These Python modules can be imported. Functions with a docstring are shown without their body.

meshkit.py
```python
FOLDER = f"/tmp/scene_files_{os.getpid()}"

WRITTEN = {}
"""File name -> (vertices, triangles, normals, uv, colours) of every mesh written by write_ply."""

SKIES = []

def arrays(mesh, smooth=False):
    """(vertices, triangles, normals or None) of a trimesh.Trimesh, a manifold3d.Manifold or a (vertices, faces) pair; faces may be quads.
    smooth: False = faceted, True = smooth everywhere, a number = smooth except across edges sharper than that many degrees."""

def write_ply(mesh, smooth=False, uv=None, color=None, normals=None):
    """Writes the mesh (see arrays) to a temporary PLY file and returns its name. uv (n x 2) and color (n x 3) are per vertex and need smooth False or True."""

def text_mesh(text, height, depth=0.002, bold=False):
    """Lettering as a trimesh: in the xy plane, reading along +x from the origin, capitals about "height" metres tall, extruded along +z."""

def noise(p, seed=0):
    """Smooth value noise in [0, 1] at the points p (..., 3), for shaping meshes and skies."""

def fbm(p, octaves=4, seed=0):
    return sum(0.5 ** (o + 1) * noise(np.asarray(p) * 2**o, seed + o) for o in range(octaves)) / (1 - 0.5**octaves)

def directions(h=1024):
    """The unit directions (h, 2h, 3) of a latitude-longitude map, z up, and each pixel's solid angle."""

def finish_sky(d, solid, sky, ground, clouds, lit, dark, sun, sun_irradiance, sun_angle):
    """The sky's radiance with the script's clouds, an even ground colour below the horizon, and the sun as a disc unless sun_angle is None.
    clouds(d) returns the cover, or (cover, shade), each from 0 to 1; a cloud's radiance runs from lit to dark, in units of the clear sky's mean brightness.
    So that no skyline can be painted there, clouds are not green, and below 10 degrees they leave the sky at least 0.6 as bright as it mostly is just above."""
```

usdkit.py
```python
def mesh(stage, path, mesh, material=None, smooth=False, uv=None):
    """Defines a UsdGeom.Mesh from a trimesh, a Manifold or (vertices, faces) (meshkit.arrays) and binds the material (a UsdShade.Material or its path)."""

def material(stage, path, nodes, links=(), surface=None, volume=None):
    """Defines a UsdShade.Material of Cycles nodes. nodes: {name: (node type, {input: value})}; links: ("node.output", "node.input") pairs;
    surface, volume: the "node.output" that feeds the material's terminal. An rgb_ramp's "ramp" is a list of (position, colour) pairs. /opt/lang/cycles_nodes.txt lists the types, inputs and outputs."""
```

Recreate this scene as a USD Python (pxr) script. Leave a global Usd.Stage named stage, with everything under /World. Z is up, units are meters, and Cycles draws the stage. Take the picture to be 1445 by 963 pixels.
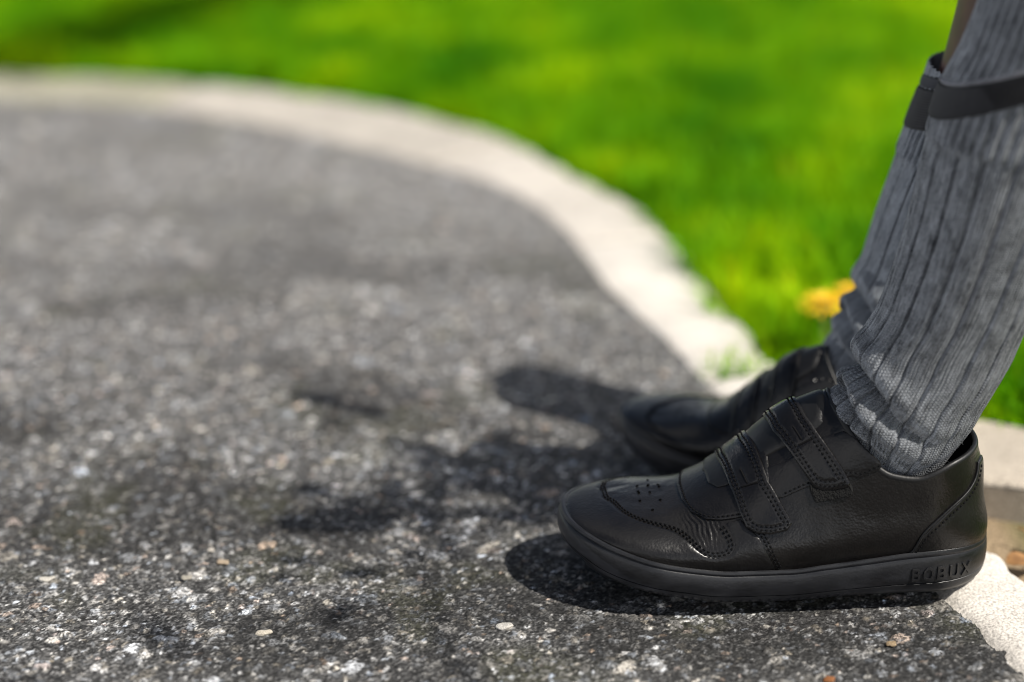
import math, random
import numpy as np, trimesh, shapely
from shapely.geometry import Polygon, LineString, Point
from shapely import affinity
from scipy.interpolate import PchipInterpolator, CubicSpline
from scipy.ndimage import map_coordinates, gaussian_filter1d
from scipy.spatial import Delaunay, cKDTree
import usdkit, meshkit
from pxr import Usd, UsdGeom, UsdLux, UsdShade, Gf, Sdf, Vt

stage = Usd.Stage.CreateInMemory()
UsdGeom.SetStageUpAxis(stage, UsdGeom.Tokens.z)
UsdGeom.SetStageMetersPerUnit(stage, 1.0)
world = UsdGeom.Xform.Define(stage, '/World')
stage.SetDefaultPrim(world.GetPrim())
UsdGeom.Scope.Define(stage, '/World/Looks')
RNG = np.random.default_rng(7)

# ---------------------------------------------------------------- camera
cam = UsdGeom.Camera.Define(stage, '/World/camera')
cam.CreateHorizontalApertureAttr(36.0)
cam.CreateFocalLengthAttr(65.0)
cam.CreateFStopAttr(2.4)
cam.CreateFocusDistanceAttr(0.845)
cam.CreateClippingRangeAttr(Gf.Vec2f(0.02, 500))
cam.CreateExposureAttr(0.70)
cam.AddTranslateOp().Set(Gf.Vec3d(0, -0.7685, 0.4467))
cam.AddRotateXOp().Set(90 - 23.0)

# ---------------------------------------------------------------- sky and sun
SUN_EL = math.radians(52)
_az = (math.cos(math.radians(-26)), math.sin(math.radians(-26)))       # towards the sun: right, a little to the near side
SUN_DIR = (math.cos(SUN_EL) * _az[0], math.cos(SUN_EL) * _az[1], math.sin(SUN_EL))
sky = UsdLux.DomeLight.Define(stage, '/World/sky')
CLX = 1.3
sky_mat = usdkit.material(stage, '/World/Looks/sky', {
    's': ('sky_texture', {'sky_type': 'single_scattering', 'sun_disc': False, 'sun_elevation': SUN_EL, 'sun_rotation': math.atan2(SUN_DIR[0], SUN_DIR[1]),
                          'altitude': 100.0, 'aerosol_density': 1.6}),
    # broken cloud added over the unseen sky, offset to put highlights on the leather
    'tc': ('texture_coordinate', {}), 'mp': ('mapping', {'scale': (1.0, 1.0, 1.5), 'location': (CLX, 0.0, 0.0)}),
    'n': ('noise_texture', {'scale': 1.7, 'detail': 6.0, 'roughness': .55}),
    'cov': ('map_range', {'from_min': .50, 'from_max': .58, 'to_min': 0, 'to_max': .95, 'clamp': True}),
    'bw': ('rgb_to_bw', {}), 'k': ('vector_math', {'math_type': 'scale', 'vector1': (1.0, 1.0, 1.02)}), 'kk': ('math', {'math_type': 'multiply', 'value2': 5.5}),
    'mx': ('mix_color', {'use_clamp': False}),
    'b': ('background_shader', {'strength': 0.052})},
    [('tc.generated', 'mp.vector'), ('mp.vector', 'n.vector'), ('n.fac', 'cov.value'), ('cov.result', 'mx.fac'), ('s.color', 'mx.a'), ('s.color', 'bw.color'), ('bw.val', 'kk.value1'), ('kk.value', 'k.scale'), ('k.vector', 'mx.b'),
     ('mx.result', 'b.color')], surface='b.background')
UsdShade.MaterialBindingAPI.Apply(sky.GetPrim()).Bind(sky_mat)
sky.GetPrim().SetCustomDataByKey('kind', 'structure')
sun = UsdLux.DistantLight.Define(stage, '/World/sun')
sun.CreateIntensityAttr(1.25)
sun.CreateAngleAttr(0.5)
sun.CreateColorAttr(Gf.Vec3f(1.0, 0.945, 0.86))
sun.GetPrim().CreateAttribute('inputs:normalize', Sdf.ValueTypeNames.Bool).Set(True)
# -z of the light points from the sun to the scene
_d = Gf.Vec3d(*[-c for c in SUN_DIR])
_rot = Gf.Rotation(Gf.Vec3d(0, 0, -1), _d)
sun.AddOrientOp(UsdGeom.XformOp.PrecisionDouble).Set(_rot.GetQuat())

# ---------------------------------------------------------------- helpers
taken = {}
def numbered(parent, name):
    k = taken.get((parent, name), -1) + 1
    taken[(parent, name)] = k
    return f'{parent}/{name}' + (f'_{k:03d}' if k else '')

def tag(prim, label=None, category=None, group=None, kind=None):
    for k, v in (('label', label), ('category', category), ('group', group), ('kind', kind)):
        if v:
            prim.SetCustomDataByKey(k, v)
    return prim

def obj(name, mesh, mat, parent='/World', smooth=40, colour=None, uv=None, kind=None, label=None):
    path = numbered(str(parent), name)
    m = usdkit.mesh(stage, path, mesh, MAT[mat] if mat else None, smooth, uv=uv)
    if colour is not None:
        UsdGeom.PrimvarsAPI(m).CreatePrimvar('tint', Sdf.ValueTypeNames.Color3fArray, 'vertex').Set(Vt.Vec3fArray.FromNumpy(np.asarray(colour, np.float32)))
    tag(m.GetPrim(), label=label, kind=kind)
    return path

def xform(name, loc=(0, 0, 0), rotz=0.0):
    path = numbered('/World', name)
    x = UsdGeom.Xform.Define(stage, path)
    x.AddTranslateOp().Set(Gf.Vec3d(*map(float, loc)))
    if rotz:
        x.AddRotateZOp().Set(rotz)
    return path

def prim(path):
    return stage.GetPrimAtPath(path)

def cat(meshes):
    return trimesh.util.concatenate(meshes)

def grid_faces(n, m, wrap=False):
    i, j = np.meshgrid(np.arange(n - 1), np.arange(m if wrap else m - 1), indexing='ij')
    j2 = (j + 1) % m
    return np.stack([i * m + j, (i + 1) * m + j, (i + 1) * m + j2, i * m + j2], -1).reshape(-1, 4)

def tri(v, q):
    q = np.asarray(q)
    return trimesh.Trimesh(np.asarray(v, float), np.vstack([q[:, [0, 1, 2]], q[:, [0, 2, 3]]]) if q.shape[1] == 4 else q, process=False)

def tube(points, radius, sides=10, closed=False, flat=1.0, ups=None):
    p = np.asarray(points, float)
    t = (np.roll(p, -1, 0) - np.roll(p, 1, 0)) if closed else np.gradient(p, axis=0)
    t /= np.linalg.norm(t, axis=1, keepdims=True) + 1e-12
    u = np.tile([0, 0, 1.0], (len(p), 1)) if ups is None else np.asarray(ups, float)
    a = np.cross(t, u); a /= np.linalg.norm(a, axis=1, keepdims=True) + 1e-12
    b = np.cross(a, t)
    ang = np.arange(sides) * 2 * np.pi / sides
    r = np.broadcast_to(radius, (len(p),))[:, None, None]
    v = p[:, None] + r * (np.cos(ang)[None, :, None] * a[:, None] + flat * np.sin(ang)[None, :, None] * b[:, None])
    n = len(p)
    q = []
    for i in range(n if closed else n - 1):
        i2 = (i + 1) % n
        for j in range(sides):
            j2 = (j + 1) % sides
            q.append((i * sides + j, i2 * sides + j, i2 * sides + j2, i * sides + j2))
    v = v.reshape(-1, 3)
    f = np.array(q)
    f = np.vstack([f[:, [0, 1, 2]], f[:, [0, 2, 3]]])
    if not closed:
        v = np.vstack([v, p[0], p[-1]])
        c0, c1 = len(v) - 2, len(v) - 1
        f = np.vstack([f] + [[(c0, j, (j + 1) % sides), (c1, (n - 1) * sides + (j + 1) % sides, (n - 1) * sides + j)] for j in range(sides)])
    m = trimesh.Trimesh(v, f, process=False)
    m.fix_normals()
    return m

def spline(points, n, closed=False):
    p = np.asarray(points, float)
    if closed:
        p = np.vstack([p, p[:1]])
    d = np.concatenate([[0], np.cumsum(np.sqrt(np.linalg.norm(np.diff(p, axis=0), axis=1)))])
    return CubicSpline(d, p, bc_type='periodic' if closed else 'natural')(np.linspace(0, d[-1], n))

# ---------------------------------------------------------------- materials
MAT = {}
def material(name, nodes, links, surface='p.BSDF'):
    MAT[name] = usdkit.material(stage, f'/World/Looks/{name}', nodes, links, surface=surface)

def leather(name, base, rough, grain=1.0):
    material(name, {
        'tc': ('texture_coordinate', {}),
        'v': ('voronoi_texture', {'scale': 950.0, 'feature': 'smooth_f1', 'smoothness': 0.6}),
        'v2': ('noise_texture', {'scale': 420.0, 'detail': 3.0}),
        'w': ('noise_texture', {'scale': 38.0, 'detail': 4.0, 'roughness': 0.6}),
        'm': ('math', {'math_type': 'multiply_add', 'value2': 0.55}),
        'rr': ('map_range', {'from_min': 0.3, 'from_max': 0.7, 'to_min': rough - .07, 'to_max': rough + .09}),
        'cr': ('rgb_ramp', {'ramp': [(0.3, tuple(c * .8 for c in base)), (0.7, tuple(c * 1.25 for c in base))]}),
        'b': ('bump', {'strength': 0.42 * grain, 'distance': 0.0006}),
        'p': ('principled_bsdf', {'specular_ior_level': 0.32})},
        [('tc.object', 'v.vector'), ('tc.object', 'v2.vector'), ('tc.object', 'w.vector'), ('v.distance', 'm.value1'), ('v2.fac', 'm.value3'), ('m.value', 'b.height'),
         ('w.fac', 'rr.value'), ('rr.result', 'p.roughness'), ('w.fac', 'cr.fac'), ('cr.color', 'p.base_color'), ('b.normal', 'p.normal')])
leather('upper_leather', (.0042, .0037, .0035), .28, .5)
leather('panel_leather', (.0034, .0031, .0032), .32, .5)
leather('strap_leather', (.0036, .0033, .0034), .24, .5)
leather('lining_leather', (.0035, .0035, .0038), .42, .3)
material('thread', {'p': ('principled_bsdf', {'base_color': (.0035, .0035, .004), 'roughness': .9, 'specular_ior_level': .08})}, [])
material('hole_shade', {'p': ('principled_bsdf', {'base_color': (.002, .002, .002), 'roughness': 1.0, 'specular_ior_level': 0.0})}, [])
material('hook_tape', {
    'tc': ('texture_coordinate', {}), 'n': ('noise_texture', {'scale': 1500.0, 'detail': 2.0}), 'b': ('bump', {'strength': 1.0, 'distance': 0.001}),
    'p': ('principled_bsdf', {'base_color': (.006, .006, .006), 'roughness': .9, 'specular_ior_level': .2})}, [('tc.object', 'n.vector'), ('n.fac', 'b.height'), ('b.normal', 'p.normal')])
material('rubber', {
    'tc': ('texture_coordinate', {}), 'n': ('noise_texture', {'scale': 60.0, 'detail': 5.0, 'roughness': .65}),
    'mp': ('mapping', {'scale': (1.0, 1.0, 3.0)}),
    'n2': ('noise_texture', {'scale': 900.0, 'detail': 2.0}),
    'rr': ('map_range', {'from_min': .3, 'from_max': .7, 'to_min': .30, 'to_max': .50}),
    'cr': ('rgb_ramp', {'ramp': [(.35, (.0045, .0047, .0058)), (.62, (.009, .0095, .0115)), (.75, (.018, .0185, .021))]}),
    'b': ('bump', {'strength': .18, 'distance': .0004}),
    'p': ('principled_bsdf', {'specular_ior_level': .36})},
    [('tc.object', 'mp.vector'), ('mp.vector', 'n.vector'), ('tc.object', 'n2.vector'), ('n.fac', 'rr.value'), ('rr.result', 'p.roughness'), ('n.fac', 'cr.fac'), ('cr.color', 'p.base_color'),
     ('n2.fac', 'b.height'), ('b.normal', 'p.normal')])
material('rubber_letters', {'p': ('principled_bsdf', {'base_color': (.006, .006, .007), 'roughness': .38})}, [])

# ---------------------------------------------------------------- ground materials
def tinted(name, rough, spec, bump_scale, bump_dist, extra=None, strength=.5):
    material(name, {
        'at': ('attribute', {'attribute': 'tint'}), 'g': ('geometry', {}),
        'n': ('noise_texture', {'scale': bump_scale, 'detail': 3.0, 'roughness': .65}),
        'n2': ('noise_texture', {'scale': bump_scale * 2.1, 'detail': 2.0}),
        'mr': ('map_range', {'from_min': .3, 'from_max': .7, 'to_min': .62, 'to_max': 1.38}),
        'mx': ('vector_math', {'math_type': 'scale'}),
        'b': ('bump', {'strength': strength, 'distance': bump_dist}),
        'p': ('principled_bsdf', {'roughness': rough, 'specular_ior_level': spec})},
        [('g.position', 'n.vector'), ('g.position', 'n2.vector'), ('n2.fac', 'mr.value'), ('at.color', 'mx.vector1'), ('mr.result', 'mx.scale'), ('mx.vector', 'p.base_color'),
         ('n.fac', 'b.height'), ('b.normal', 'p.normal')])
material('asphalt', {
    'at': ('attribute', {'attribute': 'tint'}), 'g': ('geometry', {}),
    'v': ('voronoi_texture', {'scale': 900.0, 'feature': 'f1'}), 'sc': ('separate_color', {}),
    'mr': ('map_range', {'from_min': 0, 'from_max': 1, 'to_min': .22, 'to_max': 2.0}),
    'n': ('noise_texture', {'scale': 1500.0, 'detail': 2.0}),
    'mx': ('vector_math', {'math_type': 'scale'}), 'hh': ('math', {'math_type': 'multiply_add', 'value2': .6}),
    'b': ('bump', {'strength': .7, 'distance': .0007}),
    'p': ('principled_bsdf', {'roughness': .85, 'specular_ior_level': .3})},
    [('g.position', 'v.vector'), ('g.position', 'n.vector'), ('v.color', 'sc.color'), ('sc.r', 'mr.value'), ('at.color', 'mx.vector1'), ('mr.result', 'mx.scale'), ('mx.vector', 'p.base_color'),
     ('n.fac', 'hh.value1'), ('sc.g', 'hh.value3'), ('hh.value', 'b.height'), ('b.normal', 'p.normal')])
tinted('concrete', .88, .25, 420.0, .0012, strength=.45)
tinted('earth', .95, .1, 240.0, .004)
tinted('stone', .7, .4, 900.0, .0006)

# ---------------------------------------------------------------- plan of the place
ROAD_EDGE = [(4.6, -9.0), (2.2, -4.2), (1.0, -1.9), (.50, -.82), (.300, -.31), (.243, -.143), (.223, -.081), (.2145, -.050), (.2035, -.015), (.182, .040), (.154, .112), (.132, .170), (.110, .222),
             (.101, .260), (.090, .299), (.0745, .337), (.0555, .396), (.044, .455), (.029, .514), (-.004, .584), (-.051, .630), (-.126, .692), (-.181, .735), (-.249, .778), (-.340, .818), (-.451, .835),
             (-.60, .847), (-1.0, .855), (-2.0, .85), (-4.5, 1.0), (-11.0, 1.9)]
_e = np.array(ROAD_EDGE)
EDGE = np.vstack([np.stack([CubicSpline(np.arange(len(_e)), _e)(np.linspace(0, len(_e) - 1, 900))[:, k] for k in range(2)], -1)])
EDGE[:, 0] = gaussian_filter1d(EDGE[:, 0], 13, mode='nearest'); EDGE[:, 1] = gaussian_filter1d(EDGE[:, 1], 13, mode='nearest')
ROAD = Polygon([tuple(p) for p in EDGE] + [(-14.0, 1.9), (-14.0, -14.0), (4.6, -14.0)]).buffer(0)
EDGE_LINE = LineString(EDGE)

def signed_edge(x, y):
    """distance to the road edge, positive on the road"""
    p = shapely.points(np.stack([x, y], -1))
    return shapely.distance(p, EDGE_LINE) * np.where(shapely.contains_xy(ROAD, x, y), 1, -1)

# one earth sheet out to the horizon
gx = np.concatenate([-np.geomspace(.8, 90, 26)[::-1], np.linspace(-.78, .78, 60), np.geomspace(.8, 90, 26)])
gy = np.concatenate([-np.geomspace(.5, 60, 22)[::-1], np.linspace(-.48, 1.8, 80), np.geomspace(1.85, 120, 28)])
GX, GY = np.meshgrid(gx, gy, indexing='ij')
P3 = np.stack([GX, GY, 0 * GX], -1)
nz = meshkit.fbm(P3 * 14, 4, 3)
GZ = -.018 + .006 * (nz - .5)
far = np.clip((np.hypot(GX, GY) - 2.2) / 2.0, 0, 1)[..., None]
tint = np.array([.20, .150, .095]) * (.6 + .8 * nz[..., None]) * (1 - far) + far * np.array([.055, .115, .012]) * (.6 + .8 * nz[..., None])
# lawn side keeps green thatch between the blades
lawn_side = (~shapely.contains_xy(ROAD.buffer(.09), GX.ravel(), GY.ravel())).reshape(GX.shape)[..., None]
tint = np.where(lawn_side & (far < .5), np.array([.040, .062, .010]) * (.5 + nz[..., None]), tint)
obj('ground', tri(np.stack([GX, GY, GZ], -1).reshape(-1, 3), grid_faces(len(gx), len(gy))), 'earth', smooth=True, colour=tint.reshape(-1, 3), kind='structure')

# ---------------------------------------------------------------- asphalt: stones in dark binder, as relief
def growing(a, b, step, grow=1.045, cap=1.5):
    out, s = [a], step
    while abs(out[-1] - a) < abs(b - a):
        out.append(out[-1] + math.copysign(s, b - a)); s = min(s * grow, cap)
    return np.array(out[1:])
ST = .00095
fx = np.arange(-.262, .262, ST)
fx = np.concatenate([growing(fx[0], -.62, ST, 1.012, .0026)[::-1], fx])
fx = np.concatenate([growing(fx[0], -13, .003, 1.10)[::-1], fx, growing(fx[-1], 4.4, .002, 1.13)])
fy = np.arange(-.118, .165, ST)
fy = np.concatenate([fy, growing(fy[-1], .86, ST, 1.010, .0028)])
fy = np.concatenate([growing(fy[0], -13, .0015, 1.12)[::-1], fy, growing(fy[-1], 1.9, .004, 1.2)])
FX, FY = np.meshgrid(fx, fy, indexing='ij')
X, Y = FX.ravel(), FY.ravel()
p3 = np.stack([X, Y, 0 * X], -1)
# stones: mixed sizes, dense over the part in view
def scatter(n, r0, r1, seed):
    g = np.random.default_rng(seed)
    q = np.stack([g.uniform(-.75, .30, n), g.uniform(-.14, .92, n)], -1)
    return q, np.exp(g.uniform(np.log(r0), np.log(r1), n))
sets = [scatter(70000, .0008, .0016, 1), scatter(9000, .0016, .0027, 2), scatter(1100, .0029, .0050, 3)]
SP = np.vstack([s[0] for s in sets]); SR = np.concatenate([s[1] for s in sets])
ns = len(SP)
g = np.random.default_rng(5)
tone = np.clip(np.exp(g.normal(np.log(.132), .60, ns)), .025, .36)
hue = g.normal(0, 1, ns)
SC = tone[:, None] * (1 + np.stack([.055 * hue + .012, .01 * hue + .002, -.06 * hue - .012], -1))
pink = g.random(ns) < .06
SC[pink] *= [1.18, .98, .86]
prot = np.clip(g.normal(.55, .25, ns), .05, 1.15)
sq = np.exp(g.normal(0, .22, ns)); ang = g.uniform(0, np.pi, ns)
warp = np.stack([meshkit.fbm(p3 * 520, 2, 21), meshkit.fbm(p3 * 520, 2, 22)], -1) - .5
Q = p3[:, :2] + warp * .0034
near_view = (X > -.76) & (X < .30) & (Y > -.15) & (Y < .93)
h = np.zeros(len(X)); col = np.zeros((len(X), 3)); cover = np.full(len(X), -1.0)
tree = cKDTree(SP)
idx = np.where(near_view)[0]
best = np.full(len(idx), 9.0); who = np.zeros(len(idx), int)
_, nn = tree.query(Q[idx], k=9)
for k in range(9):
    j = nn[:, k]
    dx = Q[idx] - SP[j]
    ca, sa = np.cos(ang[j]), np.sin(ang[j])
    r = np.hypot((dx[:, 0] * ca + dx[:, 1] * sa) * sq[j], (-dx[:, 0] * sa + dx[:, 1] * ca) / sq[j]) / SR[j]
    r = r - .12 * (SR[j] > .002)                            # larger stones win where they meet small ones
    better = r < best
    best[better], who[better] = r[better], j[better]
best = np.maximum(best, 0)
dome = np.clip(1 - best ** 2.6, 0, 1)
st = np.clip((1.0 - best) / .14, 0, 1)
grit = meshkit.fbm(p3[idx] * 900, 2, 31)
sand = g.random(len(idx))
binder = np.array([.036, .0355, .0350]) * (.55 + .9 * grit[:, None]) * np.exp(g.normal(-.1, .75, len(idx)))[:, None]
stone = SC[who] * (.72 + .56 * meshkit.fbm(p3[idx] * 700, 2, 33)[:, None]) * np.exp(g.normal(-.04, .28, len(idx)))[:, None]
dirt = meshkit.fbm(p3[idx] * np.array([11, 17, 1]), 4, 41)
dark = np.clip((dirt - .47) / .20, 0, 1)
moss = .22 * np.clip((meshkit.fbm(p3[idx] * 24, 3, 43) - .62) / .15, 0, 1)[:, None] * (1 - st[:, None] * .6)
c = binder * (1 - st[:, None]) + stone * st[:, None]
c = c * (1 - .60 * dark[:, None]) * 1.02
far_pale = np.clip((p3[idx][:, 1] - .16) / .42, 0, 1)[:, None]  # asphalt tone gets paler with distance along y
c = c * (1 - .5 * far_pale) + .5 * far_pale * np.array([.125, .121, .117]) + .25 * far_pale * c
c = c * (1 - .55 * moss) + .55 * moss * np.array([.070, .072, .022])
col[idx] = c
h[idx] = -.0010 + .0003 * (grit - .5) + dome * np.minimum(SR[who] * .55, .0015) * prot[who] + .00048 * (g.random(len(idx)) - .5) + .0005 * (dirt - .5)
rest = ~near_view
col[rest] = np.array([.080, .077, .074]) * (.7 + .6 * meshkit.fbm(p3[rest] * 9, 4, 44)[:, None])
h[rest] = -.0007
big = .0016 * (meshkit.fbm(p3 * 7, 2, 51) - .5)
h = h + big
# ragged edge: crumbles away over the kerb on the near right, meets it cleanly elsewhere
se = signed_edge(X, Y)
rag = .010 * (meshkit.fbm(p3 * 95, 3, 61) - .5) + .004 * (meshkit.fbm(p3 * 300, 2, 62) - .5)
inner = se - rag * np.clip((.16 - Y) / .1, .12, 1)
drop = np.clip(inner / .005, -3, 1)
near_edge = np.clip((.19 - Y) / .06, 0, 1)
h = np.where(drop < 1, h - .0055 * (1 - drop) ** 1.3 * near_edge, h)
h = np.where((se < -.004) & (Y > .1), h - .012 * np.clip((-.004 - se) / .004, 0, 1), h)
lim = se > -.02
F = grid_faces(len(fx), len(fy))
F = F[lim[F].any(1)]
m = tri(np.stack([X, Y, h], -1), F)
used = np.unique(m.faces)
remap = np.full(len(X), -1); remap[used] = np.arange(len(used))
obj('asphalt', trimesh.Trimesh(m.vertices[used], remap[m.faces], process=False), 'asphalt', smooth=True, colour=col[used], kind='structure')

# ---------------------------------------------------------------- kerb: pale concrete edging stones laid end to end
kerb = xform('kerb')
tag(prim(kerb), kind='structure')
OUT = [(.62, -1.0), (.360, -.30), (.283, -.120), (.262, -.062), (.2450, -.004), (.2340, .027), (.212, .080), (.190, .150), (.172, .205), (.1545, .262), (.147, .307), (.131, .376), (.1195, .449), (.099, .525), (.074, .579), (.037, .642), (-.013, .729),
       (-.087, .796), (-.151, .840), (-.244, .881), (-.316, .907), (-.410, .924), (-.481, .929), (-.62, .934), (-1.0, .945), (-2.0, .97)]
out_s = spline(OUT, 1400)
in_s = EDGE[(EDGE[:, 1] > -1.05) & (EDGE[:, 0] > -2.05)]
in_s = spline(in_s[::6], 1400)
def strip_at(t):
    i = np.clip(np.asarray(t) * 1399, 0, 1399)
    a = np.stack([np.interp(i, np.arange(1400), in_s[:, k]) for k in range(2)], -1)
    # nearest point of the outer line keeps the cross cut square to the kerb
    d, j = cKDTree(out_s).query(a)
    return a, out_s[j]
def t_near(x, y):
    return np.argmin(np.hypot(in_s[:, 0] - x, in_s[:, 1] - y)) / 1399
cuts = [0.0, t_near(.33, -.38), t_near(.255, -.18), t_near(.160, .088), t_near(.105, .222), t_near(.036, .455), t_near(-.075, .64), t_near(-.325, .79), t_near(-.66, .825), t_near(-1.1, .835), 1.0]
for k in range(len(cuts) - 1):
    lo, hi = cuts[k], cuts[k + 1]
    L = np.linalg.norm(strip_at([lo])[0] - strip_at([hi])[0])
    n = int(np.clip(L / .004, 12, 110))
    a, b = strip_at(np.linspace(lo, hi, n))
    t = np.gradient(.5 * (a + b), axis=0); t /= np.linalg.norm(t, axis=1, keepdims=True)
    gap = np.zeros(n); gap[0], gap[-1] = .003, -.003
    if k == 3: gap[-1] = -.012                            # the wide grassy joint behind the far shoe
    a, b = a + t * gap[:, None], b + t * gap[:, None]
    b = a + (b - a) * 1.0
    prof = [(-.10, -.03), (-.10, -.0045), (-.05, -.0038), (.0, -.0028), (.05, -.0014), (.12, .0002), (.3, .0014), (.5, .0016), (.7, .0014), (.88, .001), (.95, -.0005), (1.0, -.003), (1.02, -.03)]
    end = np.minimum(np.arange(n), np.arange(n)[::-1])
    top = np.clip(-.0005 + .0025 * np.clip((a[:, 1] - .1) / .2, -1, .35), -.003, .003)
    v = []
    for w, z in prof:
        p = a + (b - a) * max(w, 0.0) + (b - a) / np.linalg.norm(b - a, axis=1, keepdims=True) * min(w, 0) * .04
        zz = np.where(z > -.02, top + z - np.where(end == 0, .004, np.where(end == 1, .0008, 0)), z)
        v.append(np.stack([p[:, 0], p[:, 1], zz], -1))
    v = np.array(v)
    nn_ = meshkit.fbm(np.concatenate([v[..., :2], 0 * v[..., :1]], -1) * 60, 4, 70 + k) - .5
    v[..., 2] += np.where(v[..., 2] > -.02, .0022 * nn_, 0)
    v[-3:, :, :2] += (.006 * nn_[-3:, :, None])
    body = tri(v.reshape(-1, 3), grid_faces(len(prof), n))
    caps = [trimesh.Trimesh(v[:, c], [[0, i, i + 1] for i in range(1, len(prof) - 1)], process=False) for c in (0, -1)]
    m = cat([body] + caps)
    m.merge_vertices(); m.fix_normals()
    if m.face_normals[np.argmax(m.triangles_center[:, 2])][2] < 0:
        m.invert()
    pv = np.array(m.vertices)
    st_ = meshkit.fbm(np.stack([pv[:, 0], pv[:, 1], pv[:, 2] * 0], -1) * 38, 4, 90 + k)
    sp_ = meshkit.fbm(np.stack([pv[:, 0], pv[:, 1], pv[:, 2] * 0], -1) * 260, 2, 91 + k)
    tone_ = np.array([.465, .435, .395]) * (.74 + .36 * st_ + .18 * (sp_ - .5))[:, None] * [1, 1, 1]
    if k == 5:
        tone_ = tone_ * [.88, .87, .86]
    if k == 6:
        tone_ = tone_ * [.70, .69, .67]
    if k == 7:
        tone_ = tone_ * [.50, .51, .43]                       # the mossy stone at the far left
    obj('kerb_stone', m, 'concrete', kerb, True, colour=tone_)

# ---------------------------------------------------------------- pale paving slabs to the right, behind the heel
paving = xform('paving')
tag(prim(paving), kind='structure')
def slab(poly, z, seed, tone):
    P = Polygon(poly).buffer(-.004).buffer(.004)
    q = []
    for off in (0, .002, .005):
        L = P.buffer(-off).exterior
        n = int(L.length / .006)
        q += [L.interpolate(k / n, normalized=True).coords[0] for k in range(n)]
    x0, y0, x1, y1 = P.bounds
    a, b = np.meshgrid(np.arange(x0, x1, .007), np.arange(y0, y1, .007))
    a, b = a.ravel(), b.ravel()
    keep = shapely.contains_xy(P.buffer(-.009), a, b)
    q = np.vstack([q, np.stack([a[keep], b[keep]], -1)])
    T = Delaunay(q).simplices
    T = T[shapely.contains_xy(P.buffer(1e-5), *q[T].mean(1).T)]
    cr = np.cross(q[T[:, 1]] - q[T[:, 0]], q[T[:, 2]] - q[T[:, 0]])
    T[cr < 0] = T[cr < 0][:, ::-1]
    d = shapely.distance(shapely.points(q), P.exterior)
    zz = z - .004 * (1 - np.clip(d / .005, 0, 1)) ** 2 + .002 * (meshkit.fbm(np.stack([q[:, 0], q[:, 1], 0 * q[:, 0]], -1) * 40, 3, seed) - .5)
    L = P.exterior
    n = int(L.length / .006)
    ring = np.array([L.interpolate(k / n, normalized=True).coords[0] for k in range(n)])
    v = np.vstack([np.column_stack([q, zz]), np.column_stack([ring, np.full(n, -.03)])])
    side = []
    first = np.arange(n)
    for k in range(n):
        k2 = (k + 1) % n
        side += [(first[k], len(q) + k, len(q) + k2), (first[k], len(q) + k2, first[k2])]
    m = trimesh.Trimesh(v, np.vstack([T, side]), process=False)
    f = meshkit.fbm(np.stack([v[:, 0], v[:, 1], 0 * v[:, 0]], -1) * 30, 4, seed + 1)
    obj('paving_slab', m, 'concrete', paving, True, colour=np.array(tone) * (.72 + .5 * f)[:, None])
slab([(.218, .192), (.236, .092), (.300, .074), (.420, .050), (.436, .112), (.330, .138), (.262, .166)], .004, 120, (.33, .29, .24))
slab([(.426, .049), (.640, .012), (.660, .072), (.442, .111)], .003, 130, (.32, .28, .235))

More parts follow.
